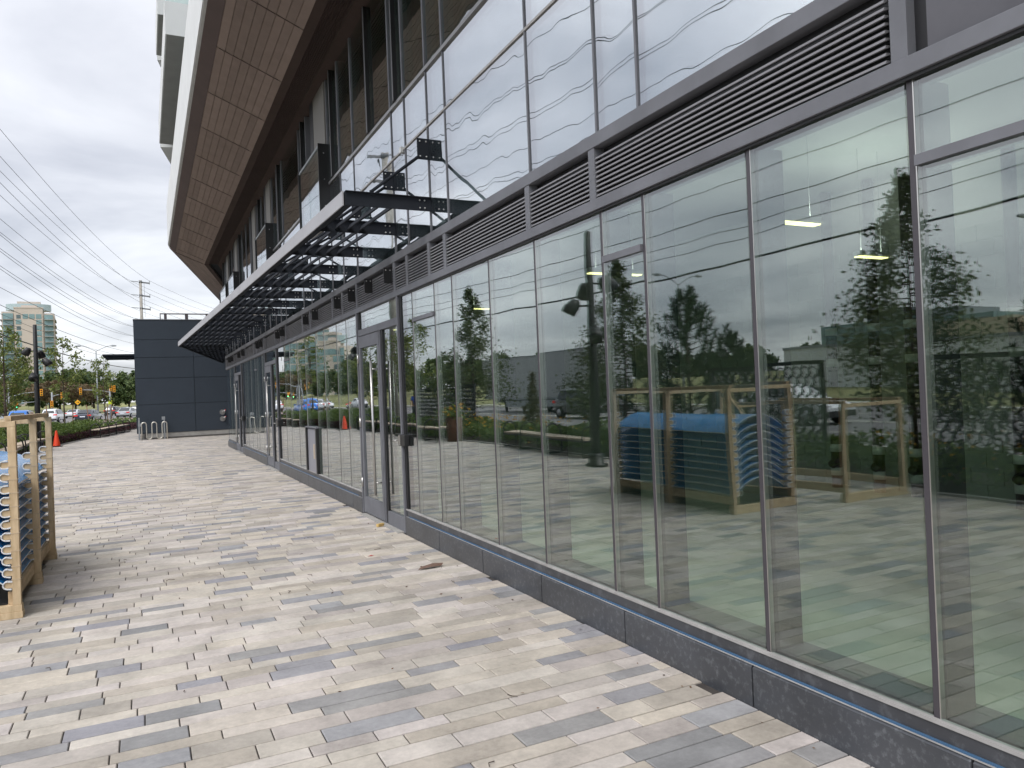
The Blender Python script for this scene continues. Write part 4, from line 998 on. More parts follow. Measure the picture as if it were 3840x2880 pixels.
tree('young_pine', 'second young pine just behind the first, over the crate reflection', -9.5, 13.2, 0, PD, 2.2, 0.72, 'young pines in the planting bed', 'pine')
tree('young_pine', 'young pine reflected at the far right edge of the glass', -8.3, 5.4, 0, PD, 2.5, 0.85, 'young pines in the planting bed', 'pine')
CD = tree_data(21, 2.2, 0.42, 0.04, 3000, 0.035, 0.05, 'cone', LF_CEDAR, 60)
tree('small_cedar', 'small brownish cone shaped cedar reflected over the bench', -8.0, 20.2, 0, CD, 0, 1.0, None, 'cedar')
# planting bed ground cover
def cover(name, pts_fn, n, size, m, hfn, seed, aspect=0.5):
    rg = np.random.default_rng(seed); P = []
    while len(P) < n:
        p = pts_fn(rg)
        if p is not None: P.append(p)
    P = np.array(P); h = np.array([hfn(x, y) for x, y in P])
    z = h*rg.beta(2.2, 1.1, len(P)); c = np.column_stack([P, z]); v, f = leaf_cloud(rg, c, size, aspect)
    v[:, 2] = np.maximum(v[:, 2], 0.0)
    o = bpy.data.objects.new(name, npmesh(name, v, f, m)); COL.objects.link(o); return tag(o, kind='stuff')
def bed_pt(y0, y1, d0, d1):
    def fn(rg):
        y = rg.uniform(y0, y1); x = edge_x(y)-rg.uniform(d0, d1)
        return (x, y) if x > -9.6+max(0, (y-57)*0.1) else None
    return fn
nz = lambda x, y, f=1.0: 0.5+0.5*math.sin(x*2.3*f+1.3*math.sin(y*1.1*f))*math.cos(y*1.7*f+x*0.6)
cover('green_shrubs', bed_pt(33, 47, 0.25, 2.6), 26000, 0.05, LF_SHRUB, lambda x, y: (0.5+0.5*nz(x, y))*(1.0 if y > 36 else 0.7), 31)
cover('burgundy_hedge', lambda rg: (lambda y: (edge_x(y)-rg.uniform(0.15, 0.15+max(0.15, min(1.1, (y-37)*0.35))), y))(rg.uniform(37.5, 60)), 15000, 0.045, LF_BURG, lambda x, y: 0.34+0.1*nz(x, y), 32)
cover('green_shrubs', bed_pt(44, 72, 1.2, 6), 22000, 0.075, LF_SHRUB, lambda x, y: 0.3+0.35*nz(x, y), 33)
cover('pink_flowers', bed_pt(40, 66, 1.2, 4.5), 700, 0.05, LF_PINK, lambda x, y: 0.62+0.15*nz(x, y), 34, 1.0)
cover('green_shrubs', bed_pt(-6, 34, 0.25, 3.0), 60000, 0.05, LF_SHRUB, lambda x, y: 0.22+0.5*nz(x, y, 0.8), 35)
cover('yellow_flowers', bed_pt(17.5, 26, 0.35, 1.8), 420, 0.030, LF_FLOW, lambda x, y: 0.75+0.15*nz(x, y), 36, 1.0)
cover('yellow_flowers', bed_pt(4.0, 8.0, 0.35, 1.6), 220, 0.030, LF_FLOW, lambda x, y: 0.7+0.15*nz(x, y), 37, 1.0)
cover('tall_grasses', bed_pt(36, 44, 0.8, 2.4), 4000, 0.10, LF_SHRUB, lambda x, y: 0.75+0.25*nz(x, y), 38, 0.12)
stk = ['leaning stake left of the black lamp post', 'stake leaning at the white hatchback', 'upright stake right of the thin young tree', 'upright stake below the yellow diamond sign', 'leaning stake in front of the dark sedan', 'stake left of the silver car', 'stake at the right, touching the pavilion wall view']
for (x, y, lx, lb) in ((-8.0, 37.5, 0.15, 0), (-7.1, 45.5, -0.16, 1), (-6.7, 48.5, 0, 2), (-6.35, 49, 0.03, 3), (-5.75, 54, -0.2, 4), (-5.0, 58.5, 0.05, 5), (-4.75, 58.8, 0.02, 6)):
    o = MB().tube([(0, 0, 0), (lx, 0, 1.75)], [0.035, 0.028], 6).build('wooden_stake', M_STAKE); o.location = (x, y, 0); tag(o, 'brown '+stk[lb], 'stake', 'wooden stakes supporting the young trees')

# far trees beyond the grass
FT = [tree_data(s, 9.0, 3.6, 0.25, 2600, 0.42, 0.12, 'round', LF_WOOD, 30) for s in (41, 42, 43)]
FR = tree_data(45, 5.2, 2.7, 0.16, 2200, 0.26, 0.3, 'round', LF_RUST, 24)
k = 0; rgt = random.Random(8)
Gt = 'trees beyond the grass field'
line = [(-2, 222), (-6, 228), (-10, 224), (-14.5, 232), (-19, 226), (-23, 233), (-27.5, 226)]
pos = [('round green tree right behind the pavilion corner', -2, 222, 1.0), ('yellow green tree left of the pavilion wall', -6.5, 226, 1.05), ('lower tree in the dip between two crowns', -10.5, 226, 0.86), ('dark tree behind the street light pole', -15, 230, 1.08), ('tall tree between thin young tree and street light', -19, 226, 1.12), ('big tree right of the apartment tower', -23, 231, 1.15)]
for i, (lb, x, y, s) in enumerate(pos):
    tree('broadleaf_tree', lb, x, y, 1.2, FT[i % 3], i*1.3, s, Gt)
for i in range(30):
    x = -29-i*5.2+rgt.uniform(-1.5, 1.5); y = 236-i*3.4+rgt.uniform(-7, 7)
    tree('broadleaf_tree', 'green tree beyond the grass, in the long row seen only as reflections in the storefront', x, y, 1.2, FT[i % 3], rgt.uniform(0, 6), rgt.uniform(0.8, 1.25), Gt)
for i, (x, y, s) in enumerate([(-26.0, 160, 0.95), (-19.5, 172, 1.0), (-16.0, 178, 0.95), (-13, 186, 0.9)]):
    tree('rusty_tree', ['reddish brown tree at the foot of the apartment tower', 'reddish brown tree under the left traffic signal', 'wide rust coloured tree between the traffic signals', 'rust coloured tree behind the street light pole'][i], x, y, 1.6, FR, i*1.7, s, 'rust coloured trees on the grass', 'tree')
for i, (x, y) in enumerate([(-38, 165), (-44, 150), (-52, 158), (-60, 140), (-35, 185)]):
    tree('field_tree', 'small dark green tree standing alone on the grass field', x, y, 2.0, FT[i % 3], i, 0.6, 'small trees on the grass field', 'tree')

# ------------------------------------------------------------------ vehicles
M_TYRE = mat('tyre', (0.015, 0.015, 0.016), 0.85); M_RIM = mat('alloy_rim', (0.4, 0.4, 0.42), 0.35, 0.8)
M_TAIL = mat('tail_light_red', (0.45, 0.01, 0.01), 0.25, emit=(1, 0.03, 0.02), estr=0.25); M_HEAD = mat('head_light_glass', (0.7, 0.7, 0.72), 0.1)
M_CGL = mat('car_window_glass', (0.02, 0.024, 0.028), 0.06, spec=0.8); M_PLATE = mat('licence_plate_blank', (0.7, 0.72, 0.78), 0.5)
M_TRIM = mat('black_plastic_trim', (0.018, 0.018, 0.019), 0.6)
CARP = {
 'sedan': dict(L=4.75, W=1.84, st=[(0,.42,.80,.82),(.10,.30,.90,.92),(.55,.24,.96,.98),(1.05,.22,.98,1.22),(1.55,.22,.96,1.42),(2.3,.22,.94,1.45),(2.9,.22,.93,1.34),(3.55,.22,.92,.98),(4.3,.24,.80,.84),(4.65,.30,.68,.72),(4.75,.40,.60,.62)]),
 'suv': dict(L=4.65, W=1.88, st=[(0,.45,.95,1.00),(.08,.34,1.05,1.12),(.30,.28,1.08,1.48),(.65,.26,1.08,1.64),(1.3,.26,1.06,1.68),(2.3,.26,1.04,1.66),(2.75,.26,1.03,1.54),(3.35,.26,1.03,1.10),(4.2,.28,.94,.98),(4.55,.34,.80,.84),(4.65,.45,.70,.72)])}
def car(kind, col, label, x, y, rz, z=-0.12, far=False, group='cars on the road', name='car', cat='car', scl=1.0):
    P = CARP[kind]; W = P['W']/2; Lc = P['L']
    t = thing(name, label, cat, (x, y, z), rz, group); t.scale = (scl,)*3
    paint = mat('car_paint_'+col[0], col[1], 0.3, 0.3, coat=0.8)
    mb = MB(); rings = []
    for (yy, zb, zs_, zr) in P['st']:
        e = 1-0.16*abs(yy/Lc-0.5)**3*8; w = W*e; hw = (w*0.72 if zr-zs_ > 0.3 else w*0.82) 
        half = [(w*0.80, zb), (w*0.97, zb+0.10), (w, zb+(zs_-zb)*0.55), (w*0.96, zs_-0.03), (w*0.93, zs_), (hw+0.02, max(zs_+0.004, zr-0.06)), (hw*0.86, zr-0.012), (0.0, zr)]
        rings.append([(a, yy, b) for a, b in half]+[(-a, yy, b) for a, b in half[-2::-1]])
    n = len(rings[0]); vs = [v for r in rings for v in r]; fs = []
    for i in range(len(rings)-1):
        for k in range(n-1): fs.append((i*n+k, i*n+k+1, (i+1)*n+k+1, (i+1)*n+k))
        fs.append((i*n+n-1, i*n, (i+1)*n, (i+1)*n+n-1))
    fs.append(tuple(range(n))[::-1]); fs.append(tuple((len(rings)-1)*n+k for k in range(n)))
    body = mb.add(vs, fs, 0, True).build('body', paint, t)
    es = body.modifiers.new('s', 'EDGE_SPLIT'); es.split_angle = R(38)
    # glass: offset copies of greenhouse faces
    def quad(nm, pts, m, off=0.012, par=None):
        a, b, c = [Vector(p) for p in pts[:3]]; nn = (b-a).cross(c-b).normalized()*off
        vs = [tuple(Vector(p)+nn) for p in pts]+[tuple(Vector(p)-nn) for p in pts]; k = len(pts)
        return MB().add(vs, [tuple(range(k)), tuple(range(k, 2*k))[::-1]]+[(i, i+k, (i+1) % k+k, (i+1) % k) for i in range(k)]).build(nm, m, par or t)
    S = P['st']; gi = [i for i, s_ in enumerate(S) if s_[3]-s_[2] > 0.2]; i0, i1 = gi[0], gi[-1]
    def ring(i, j): return rings[i][j]
    def mixp(p, q, a): return tuple(p[k]+(q[k]-p[k])*a for k in range(3))
    bk = i0-1 if kind == 'sedan' else i0-1
    A, B = ring(bk, 4), ring(i0, 6) if kind == 'suv' else ring(i0+1, 6)
    lo, hi = mixp(A, B, 0.12), mixp(A, B, 0.93)
    quad('rear_window', [(-lo[0]*0.86, lo[1]+0.0, lo[2]+0.02), (lo[0]*0.86, lo[1], lo[2]+0.02), (hi[0]*0.92, hi[1], hi[2]), (-hi[0]*0.92, hi[1], hi[2])], M_CGL, 0.03)
    A, B = ring(i1+1, 4), ring(i1-1 if kind == 'sedan' else i1-1, 6); lo, hi = mixp(A, B, 0.1), mixp(A, B, 0.9)
    quad('windscreen', [(lo[0]*0.86, lo[1], lo[2]+0.02), (-lo[0]*0.86, lo[1], lo[2]+0.02), (-hi[0]*0.92, hi[1], hi[2]), (hi[0]*0.92, hi[1], hi[2])], M_CGL, 0.03)
    for sd in (1, -1):
        ya, yb = S[i0][0]+0.25, S[i1][0]+0.15; ym = (ya+yb)/2-0.1
        zlo = S[i0][2]+0.03; zt = max(s_[3] for s_ in S)-0.11
        for (p, q) in ((ya, ym-0.03), (ym+0.03, yb)):
            pts = [(sd*W*0.945, p+0.0, zlo), (sd*W*0.945, q+(0.32 if q == yb else 0), zlo), (sd*W*0.77, q-(0.12 if q == yb else 0), zt), (sd*W*0.77, p+(0.16 if p == ya else 0), zt)]
            if sd < 0: pts = pts[::-1]
            quad('side_window', pts, M_CGL, 0.014)
        for yy in (0.82, Lc-0.85):
            wl = MB(); wh = 0.335
            wl.tube([(sd*(W-0.20), yy, wh), (sd*(W+0.005), yy, wh)], wh, 20); w_ = wl.build('wheel', M_TYRE, t)
            MB().tube([(sd*(W-0.05), yy, wh), (sd*(W+0.012), yy, wh)], wh*0.62, 14).build('rim', M_RIM, w_)
        tz = S[1][2]-0.16
        MB().box(sd*(W*0.52), sd*(W*0.94), -0.012, 0.10, tz, tz+0.14).build('tail_light', M_TAIL, t)
        MB().box(sd*(W*0.55), sd*(W*0.90), Lc-0.16, Lc-0.02, 0.60, 0.70).build('headlight', M_HEAD, t)
        MB().box(sd*W*0.98, sd*(W+0.16), S[i1][0]+0.15, S[i1][0]+0.28, S[i1][2]+0.02, S[i1][2]+0.16).build('wing_mirror', paint, t)
    MB().box(-0.26, 0.26, -0.02, 0.02, 0.62, 0.74).build('licence_plate', M_PLATE, t)
    MB().box(-W*0.86, W*0.86, -0.03, 0.12, 0.28, 0.46).build('rear_bumper', M_TRIM, t)
    MB().box(-W*0.8, W*0.8, Lc-0.12, Lc+0.02, 0.28, 0.5).build('grille', M_TRIM, t)
    return t
WHT = ('white', (0.72, 0.73, 0.75)); BLKC = ('black', (0.015, 0.016, 0.018)); NAV = ('dark_blue', (0.02, 0.028, 0.045)); BLU = ('bright_blue', (0.01, 0.16, 0.55)); SIL = ('silver', (0.42, 0.43, 0.45)); GRY = ('grey', (0.10, 0.10, 0.11))
car('suv', BLU, 'bright blue suv driving away behind the black lamp post', -12.9, 79, R(-3))
car('suv', WHT, 'white hatchback seen from behind, right of the blue suv', -13.0, 104, R(-7))
car('sedan', NAV, 'dark blue sedan seen from behind in the middle lane, left of the stakes', -8.9, 95, R(-12))
car('sedan', WHT, 'white sedan further off between the hatchback and the dark sedan', -13.6, 140, R(-14))
car('suv', BLKC, 'black suv braking far away left of the silver car', -8.2, 145, R(-16))
car('sedan', SIL, 'silver sedan braking nearest to the pavilion wall', -5.4, 113, R(-14))
car('sedan', WHT, 'white car ahead of the black suv, half hidden', -6.9, 166, R(-18))
car('suv', BLKC, 'dark suv cut by the pavilion corner behind the silver sedan', -4.2, 143, R(-16))
car('suv', SIL, 'pale grey suv behind the timber crate rail at the far left', -18.5, 100, R(-4))
car('sedan', WHT, 'white car waiting at far left behind the lattice of the crate', -21.0, 112, R(-6))
car('suv', BLKC, 'black suv reflected in front of the grey trailer', -19.5, 37.5, R(178))
car('sedan', GRY, 'dark grey sedan reflected beside the nearest door', -19.0, 61, R(178))
car('suv', GRY, 'grey suv reflected in the door glass', -26.5, 74, R(180))
car('sedan', WHT, 'white sedan reflected left of the middle door', -22.5, 100, R(172)); car('suv', WHT, 'white suv reflected beside the white sedan', -22.0, 121, R(170)); car('sedan', WHT, 'white hatch reflected last in the row of white cars', -18.8, 112, R(168))
car('sedan', BLKC, 'black sedan reflected under the trailer at the left', -26.4, 54, R(180)); car('sedan', WHT, 'white sedan reflected behind the lattice screen at right', -19.0, 23.0, R(180))
# semi trailers
def trailer(x, y, ln, label):
    t = thing('semi_trailer', label, 'trailer', (x, y, -0.12), 0)
    MB().box(-1.28, 1.28, 0, ln, 1.15, 4.25).build('trailer_box', mat('trailer_grey', (0.42, 0.43, 0.44), 0.5, 0.1, 0.05, 0.4), t, 0.02)
    MB().box(-1.3, 1.3, -0.02, ln+0.02, 4.25, 4.32).box(-1.3, 1.3, -0.02, ln+0.02, 1.02, 1.15).build('trailer_rail', M_GALV, t)
    MB().box(-0.5, 0.5, 1, ln-1, 0.75, 1.02).build('chassis', M_TRIM, t)
    for yy in (1.6, 2.9):
        for sd in (1, -1): MB().tube([(sd*0.8, yy, 0.5), (sd*1.25, yy, 0.5)], 0.5, 18).build('wheel', M_TYRE, t)
    MB().box(-0.9, -0.75, ln-3.2, ln-3.0, 0, 1.0).box(0.75, 0.9, ln-3.2, ln-3.0, 0, 1.0).build('landing_gear', M_TRIM, t)
    MB().box(-1.27, -1.22, 3.8, ln-4, 0.45, 0.95).box(1.22, 1.27, 3.8, ln-4, 0.45, 0.95).build('side_skirt', M_GALV, t)
trailer(-24.8, 40.5, 17.5, 'long grey semi trailer across the road, reflected in the storefront')
# ------------------------------------------------------------------ buildings far away
def bbox(nm, b, par, m, kind=None): return tag(MB().box(*b).build(nm, m, par), kind=kind)
M_TAN = mat('tan_precast', (0.50, 0.44, 0.385), 0.8, 0, 0.04, 0.1); M_TEAL = mat('teal_glazing', (0.16, 0.26, 0.27), 0.15, 0, 0.25, 0.3, spec=0.8); M_TGLASS = mat('tower_window_dark', (0.07, 0.11, 0.12), 0.15, 0, 0.3, 0.4, spec=0.8)
def tower(x, y, rz, w, d, nf, label, name='apartment_tower'):
    t = thing(name, label, 'apartment tower', (x, y, 1.0), rz, 'beige apartment towers with teal glazing')
    fh = 2.85; H = nf*fh; mats = M_TAN
    bbox('wall', (-w*0.24, w*0.26, -d/2, d/2, 0, H), t, M_TAN)
    bbox('wall', (-w*0.46, -w*0.24, -d/2+1.2, d/2, 0, H-fh*0.6), t, M_TAN); bbox('wall', (w*0.26, w*0.47, -d/2+1.0, d/2, 0, H-fh*0.8), t, M_TAN)
    bbox('glazed_bay', (-w*0.44, -w*0.26, -d/2+0.7, -d/2+1.19, 0, H-fh*0.9), t, M_TEAL); bbox('glazed_bay', (w*0.29, w*0.445, -d/2+0.5, -d/2+0.99, 0, H-fh*1.1), t, M_TEAL)
    bbox('cornice', (-w*0.25, w*0.27, -d/2-0.15, d/2, H, H+0.6), t, M_TAN)
    bbox('penthouse', (-w*0.12, w*0.16, -d/2+3.4, d/2-2, H+0.6, H+1.9), t, M_TAN)
    mb = MB(); n = 24
    pr = [(w*0.41*math.cos(2*math.pi*k/n), w*0.41*math.sin(2*math.pi*k/n)*0.55+1.0) for k in range(n)]
    mb.prism(pr, H-0.2, H+3.0); mb.build('round_top', mat('pale_teal_crown', (0.33, 0.42, 0.43), 0.3), t)
    bbox('mechanical_room', (-w*0.20, w*0.22, -3, 3, H+3.0, H+4.2), t, M_TAN)
    me_w = MB().box(-0.9, 0.9, -0.08, 0.06, 0, 1.9).mesh('window', M_TGLASS); me_t = MB().box(-1.15, 1.15, -0.10, 0.06, 0, 2.3).mesh('window', M_TEAL)
    me_s = MB().box(-w*0.085, w*0.085, -1.3, 0.2, 0, 0.22).mesh('balcony', M_CONC)
    for f in range(nf-1):
        z = f*fh+0.5
        inst(me_t if f % 2 else me_w, 'window', t, (-w*0.165, -d/2-0.02, z)); inst(me_t, 'window', t, (w*0.19, -d/2-0.02, z))
        inst(me_s, 'balcony', t, (-w*0.35, -d/2+0.6, z-0.6)); inst(me_s, 'balcony', t, (w*0.375, -d/2+0.4, z-0.6))
        bb = MB()
        bb.box(w*0.47, w*0.50, -d/2+2.0, d/2-2, z-0.5, z-0.25); bb.box(w*0.47, w*0.485, -d/2+2.0, d/2-2, z-0.25, z+0.7)
        bb.box(-w*0.50, -w*0.46, -d/2+2.0, d/2-2, z-0.5, z-0.25); bb.build('balcony', M_CONC, t)
        if f > nf-3:
            inst(me_t, 'window', t, (-w*0.045, -d/2-0.02, z)); inst(me_t, 'window', t, (w*0.07, -d/2-0.02, z))
    return t
tower(-54.5, 450, R(4), 24, 20, 18, 'beige apartment tower with teal balcony bays, round top, at left beyond the grass')
tower(-82, 440, R(-6), 24, 20, 15, 'second apartment tower cut off by the left edge of the photo')
tower(-66, 300, R(28), 13, 12, 8, 'shorter apartment block reflected left of the nearest door')
tower(-54, 306, R(20), 13, 12, 9, 'apartment block reflected left of the white access panel')
# mall across the street, reflected only
t = thing('mall_building', 'long beige mall building with a glass dome, reflected behind the tree at right', 'building', (-96, 20, -0.2))
bbox('wall', (-30, 0, -60, 34, 0, 8.2), t, mat('mall_beige', (0.40, 0.33, 0.24), 0.85, 0, 0.05, 0.1)); bbox('wall', (-28, 1.5, 34, 48, 0, 9.0), t, mat('mall_beige_light', (0.5, 0.43, 0.32), 0.85))
for yy in (-50, -30, -12): bbox('pilaster', (0.01, 0.8, yy, yy+3, 0, 8.6), t, mat('mall_brown', (0.24, 0.17, 0.12), 0.85))
dm = MB(); dm.lathe([(9, 8.2), (8.8, 10.5), (7.8, 13), (6, 15), (3, 16.6), (0.2, 17.1)], 24, -12, 24); dm.build('glass_dome', mat('dome_glazing', (0.30, 0.36, 0.37), 0.2, 0.2, 0.1, 0.5), t)
rb = MB()
for k in range(12):
    a = 2*math.pi*k/12; rb.tube([(-12+r_*1.01*math.cos(a), 24+r_*1.01*math.sin(a), z) for r_, z in ((9, 8.2), (8.8, 10.5), (7.8, 13), (6, 15), (3, 16.6), (0.2, 17.1))], 0.12, 5)
rb.build('dome_ribs', M_WHITE, t)
bbox('blue_sign', (1.52, 1.8, 4, 26, 4.5, 7.2), t, mat('blue_sign_panel', (0.015, 0.07, 0.30), 0.4))
t = thing('glass_office', 'low teal glass office building reflected above the blue sheets', 'building', (-128, 92, -0.2))
bbox('glazing', (-20, 0, -16, 22, 0, 12.5), t, M_TEAL); bbox('roof_screen', (-16, -4, -8, 14, 12.5, 14.5), t, M_GALV)
for i in range(10): bbox('window_band', (0.01, 0.1, -15.5, 21.5, 0.8+i*1.2, 1.0+i*1.2), t, M_GALV)
t = thing('loading_wall', 'low pale grey service building reflected behind the right hand screens', 'building', (-62, 22, -0.2))
bbox('wall', (-14, 0, 10, 40, 0, 4.9), t, mat('pale_grey_render', (0.66, 0.68, 0.69), 0.8, 0, 0.05, 0.3)); bbox('roof_edge', (-14.1, 0.1, 9.9, 40.1, 4.9, 5.2), t, M_GALV)

# ------------------------------------------------------------------ poles and wires
M_UPOLE = mat('weathered_concrete_pole', (0.32, 0.30, 0.27), 0.9, 0, 0.1, 5)
poles = [(-2.65, 77, 13.2, 'hydro pole rising behind the slate blue pavilion'), (-9.0, 37.3, 14.2, 'hydro pole by the road, reflected in the nearest door'), (-13.2, -4, 14.2, 'hydro pole behind the camera side of the road'), (16, 116, 13.0, 'distant hydro pole hidden behind the pavilion')]
levels = [0, -1.25, -2.45]
low = [-3.65, -4.45, -5.3]
def pole_thing(x, y, H, label):
    t = thing('utility_pole', label, 'utility pole', (x, y, 0), 0, 'concrete hydro poles carrying the wires')
    MB().tube([(0, 0, -0.3), (0, 0, H)], [0.20, 0.115], 12).build('pole', M_UPOLE, t)
    for lz in levels:
        a = MB().tube([(-0.14, 0, H+lz-0.15), (0.14, 0, H+lz-0.15)], 0.14, 10).bar((0.1, 0, H+lz-0.18), (0.75, 0, H+lz-0.26), 0.10, 0.12).build('crossarm', mat('grey_bracket', (0.16, 0.165, 0.175), 0.6), t)
        MB().tube([(-0.2, -0.05, H+lz-0.15), (-0.8, -0.25, H+lz-0.12)], 0.035, 8).build('insulator', M_GALV, a)
        MB().tube([(0.75, 0, H+lz-0.36), (0.75, 0, H+lz-0.02)], 0.035, 8).build('insulator', M_GALV, a)
    for lz in low: MB().tube([(-0.15, 0, H+lz), (-0.45, -0.1, H+lz+0.03)], 0.03, 6).build('insulator', M_GALV, t)
    MB().tube([(0.3, 0.02, H-0.2), (0.3, 0.02, H-3.4)], 0.012, 5).build('down_lead', M_BLACK, t)
for p_ in poles: pole_thing(*p_)
def wire(p, q, sag, r, label, nm='overhead_wire'):
    p, q = Vector(p), Vector(q); pts = []
    for k in range(33):
        u = k/32; v = p.lerp(q, u); v.z -= sag*4*u*(1-u); pts.append(tuple(v))
    return tag(MB().tube(pts, r, 5, 0, False).build(nm, M_BLACK), label, 'wire', 'overhead wires along the street')
order = [3, 0, 1, 2]
def wl(i, j, k, dx, lz, z2=0): 
    x, y, H, _ = poles[i]; return (x+dx, y-(0.25 if dx < 0 else 0), H+lz+z2)
nm_l = ['top', 'second', 'third']; spn = ['beyond the pavilion', 'from the pavilion pole out over the street', 'over the planting bed above the camera']
for s_, (i, j) in enumerate(((3, 0), (0, 1), (1, 2))):
    for k, lz in enumerate(levels):
        for dx, zz, side in ((-0.8, -0.12, 'street side'), (0.75, -0.02, 'building side')):
            wire(wl(i, j, k, dx, lz, zz), wl(j, i, k, dx, lz, zz), 0.75 if s_ else 0.9, 0.011, f'thin {nm_l[k]} level wire, {side}, {spn[s_]}')
    for k, lz in enumerate(low):
        for dx, q in ((-0.45, 'outer'), (-0.30, 'inner')):
            wire(wl(i, j, k, dx, lz, 0.03), wl(j, i, k, dx, lz, 0.03-(0.0 if dx < -0.4 else 0.18)), 0.65+0.25*(dx > -0.4), 0.011, f'{q} {["fourth", "fifth", "sixth"][k]} level wire, {spn[s_]}')
    for k, (z, r, sg) in enumerate(((7.6, 0.011, 0.5), (6.75, 0.013, 0.45), (6.35, 0.010, 0.5), (6.05, 0.010, 0.5), (5.35, 0.030, 0.4))):
        a, b = poles[i], poles[j]
        wire((a[0]-0.22, a[1], z-0.4), (b[0]-0.22, b[1], z), sg, r, f'{["upper", "middle", "lower thin", "lowest thin", "thick black bundled"][k]} telecom cable {spn[s_]}', 'telecom_cable')
# street lights
def street_light(x, y, H, arms, label, z=0):
    t = thing('street_light', label, 'street light', (x, y, z), 0, 'tall grey street lights along the road')
    MB().tube([(0, 0, 0), (0, 0, H)], [0.11, 0.07], 10).build('pole', M_GALV, t)
    for s_ in arms:
        a = MB().tube([(0, 0, H), (s_*0.7, 0, H+0.35), (s_*1.3, 0, H+0.62), (s_*1.75, 0, H+0.7)], 0.035, 8).build('arm', M_GALV, t)
        MB().tube([(s_*1.65, 0, H+0.69), (s_*1.9, 0, H+0.70), (s_*2.35, 0, H+0.68)], [0.05, 0.12, 0.07], 8).build('lamp_head', M_GALV, a)
street_light(-8.1, 110, 8.8, (-1, 1), 'double armed grey street light between the thin trees')
street_light(-12.3, 6.5, 7.5, (1,), 'single armed street light reflected at top right of the glass')
street_light(-22, 84, 8.5, (1,), 'single armed street light reflected near the nearest door'); street_light(-33, 44, 9, (-1, 1), 'double armed street light reflected beside the pine'); street_light(-40, 22, 9, (-1, 1), 'double armed street light reflected at the far right')
# traffic signals
def signal(par, x, z, y=0, face=-1, s=0.85, on=None):
    b = MB().box(x-0.17*s, x+0.17*s, y-0.12, y+0.12, z-0.5*s, z+0.5*s).build('signal_head', M_YEL, par, 0.01)
    for i, (nm, c) in enumerate((('red', (0.10, 0.01, 0.01)), ('amber', (0.12, 0.06, 0.0)), ('green', (0.0, 0.10, 0.04)))):
        e = on == nm
        m = mat('signal_'+nm+('_lit' if e else ''), c, 0.3, emit=((0.0, 1.0, 0.45) if e else None), estr=4 if e else 0)
        MB().tube([(x, y-0.15, z+0.32*s-i*0.32*s), (x, y-0.121, z+0.32*s-i*0.32*s)], 0.11*s, 12).build('lens', m, b)
        MB().box(x-0.13*s, x+0.13*s, y-0.30, y-0.151, z+0.43*s-i*0.32*s, z+0.45*s-i*0.32*s).build('visor', M_YEL, b)
def mast(x, y, H, arm_to, arm_z0, arm_z1, heads, label, sign=None, z=0.0):
    t = thing('traffic_signal', label, 'traffic light', (x, y, z), 0, 'yellow traffic signals at the crossing')
    MB().tube([(0, 0, 0), (0, 0, H)], [0.13, 0.09], 10).build('pole', M_GALV, t)
    if arm_to: MB().tube([(0, 0, arm_z0), (arm_to*0.5, 0, arm_z0+(arm_z1-arm_z0)*0.75), (arm_to, 0, arm_z1)], [0.07, 0.055, 0.04], 8).build('mast_arm', M_GALV, t)
    for (hx, hz, on) in heads: signal(t, hx, hz, -0.1, on=on)
    if sign: MB().box(-0.22, 0.22, -0.16, -0.14, sign-0.25, sign+0.25).build('small_sign', mat('fluorescent_yellow', (0.55, 0.65, 0.02), 0.5), t)
mast(-6.68, 110, 3.9, -3.15, 3.45, 3.85, [(-3.3, 3.67, None), (0.12, 4.0, None), (0.5, 3.85, None)], 'traffic signal on a long arm right of the diamond sign, by the street light', 2.1)
mast(-13.15, 110, 3.7, 1.0, 3.1, 3.35, [(1.12, 3.15, None), (-0.02, 2.15, None)], 'short armed traffic signal right of the black lamp post')
mast(-17.7, 110, 4.8, 3.1, 3.2, 3.78, [(3.45, 3.66, None), (-0.65, 3.35, None)], 'traffic signal whose long arm reaches behind the black lamp post')
mast(-21.5, 135, 4.2, 4.0, 2.3, 2.75, [(0.7, 2.3, 'green'), (1.4, 2.3, 'green')], 'distant traffic signal showing green, behind the left young tree')
t = thing('warning_sign', 'yellow diamond road warning sign above the cars', 'road sign', (-10.35, 110, 0))
MB().box(-0.03, 0.03, -0.02, 0.02, 0, 2.6).build('sign_post', M_GALV, t)
q = 0.34; MB().add([(0, -0.05, 2.27-q), (q, -0.05, 2.27), (0, -0.05, 2.27+q), (-q, -0.05, 2.27), (0, -0.03, 2.27-q), (q, -0.03, 2.27), (0, -0.03, 2.27+q), (-q, -0.03, 2.27)], [(0,1,2,3),(7,6,5,4),(0,4,5,1),(1,5,6,2),(2,6,7,3),(3,7,4,0)]).build('sign_face', mat('sign_amber', (0.85, 0.42, 0.01), 0.5), t)
MB().box(-0.15, 0.07, -0.056, -0.051, 2.24, 2.29).add([(0.05, -0.056, 2.18), (0.19, -0.056, 2.265), (0.05, -0.056, 2.35), (0.05, -0.051, 2.18), (0.19, -0.051, 2.265), (0.05, -0.051, 2.35)], [(0,1,2),(5,4,3),(0,3,4,1),(1,4,5,2),(2,5,3,0)]).build('sign_arrow', M_BLACK, t)

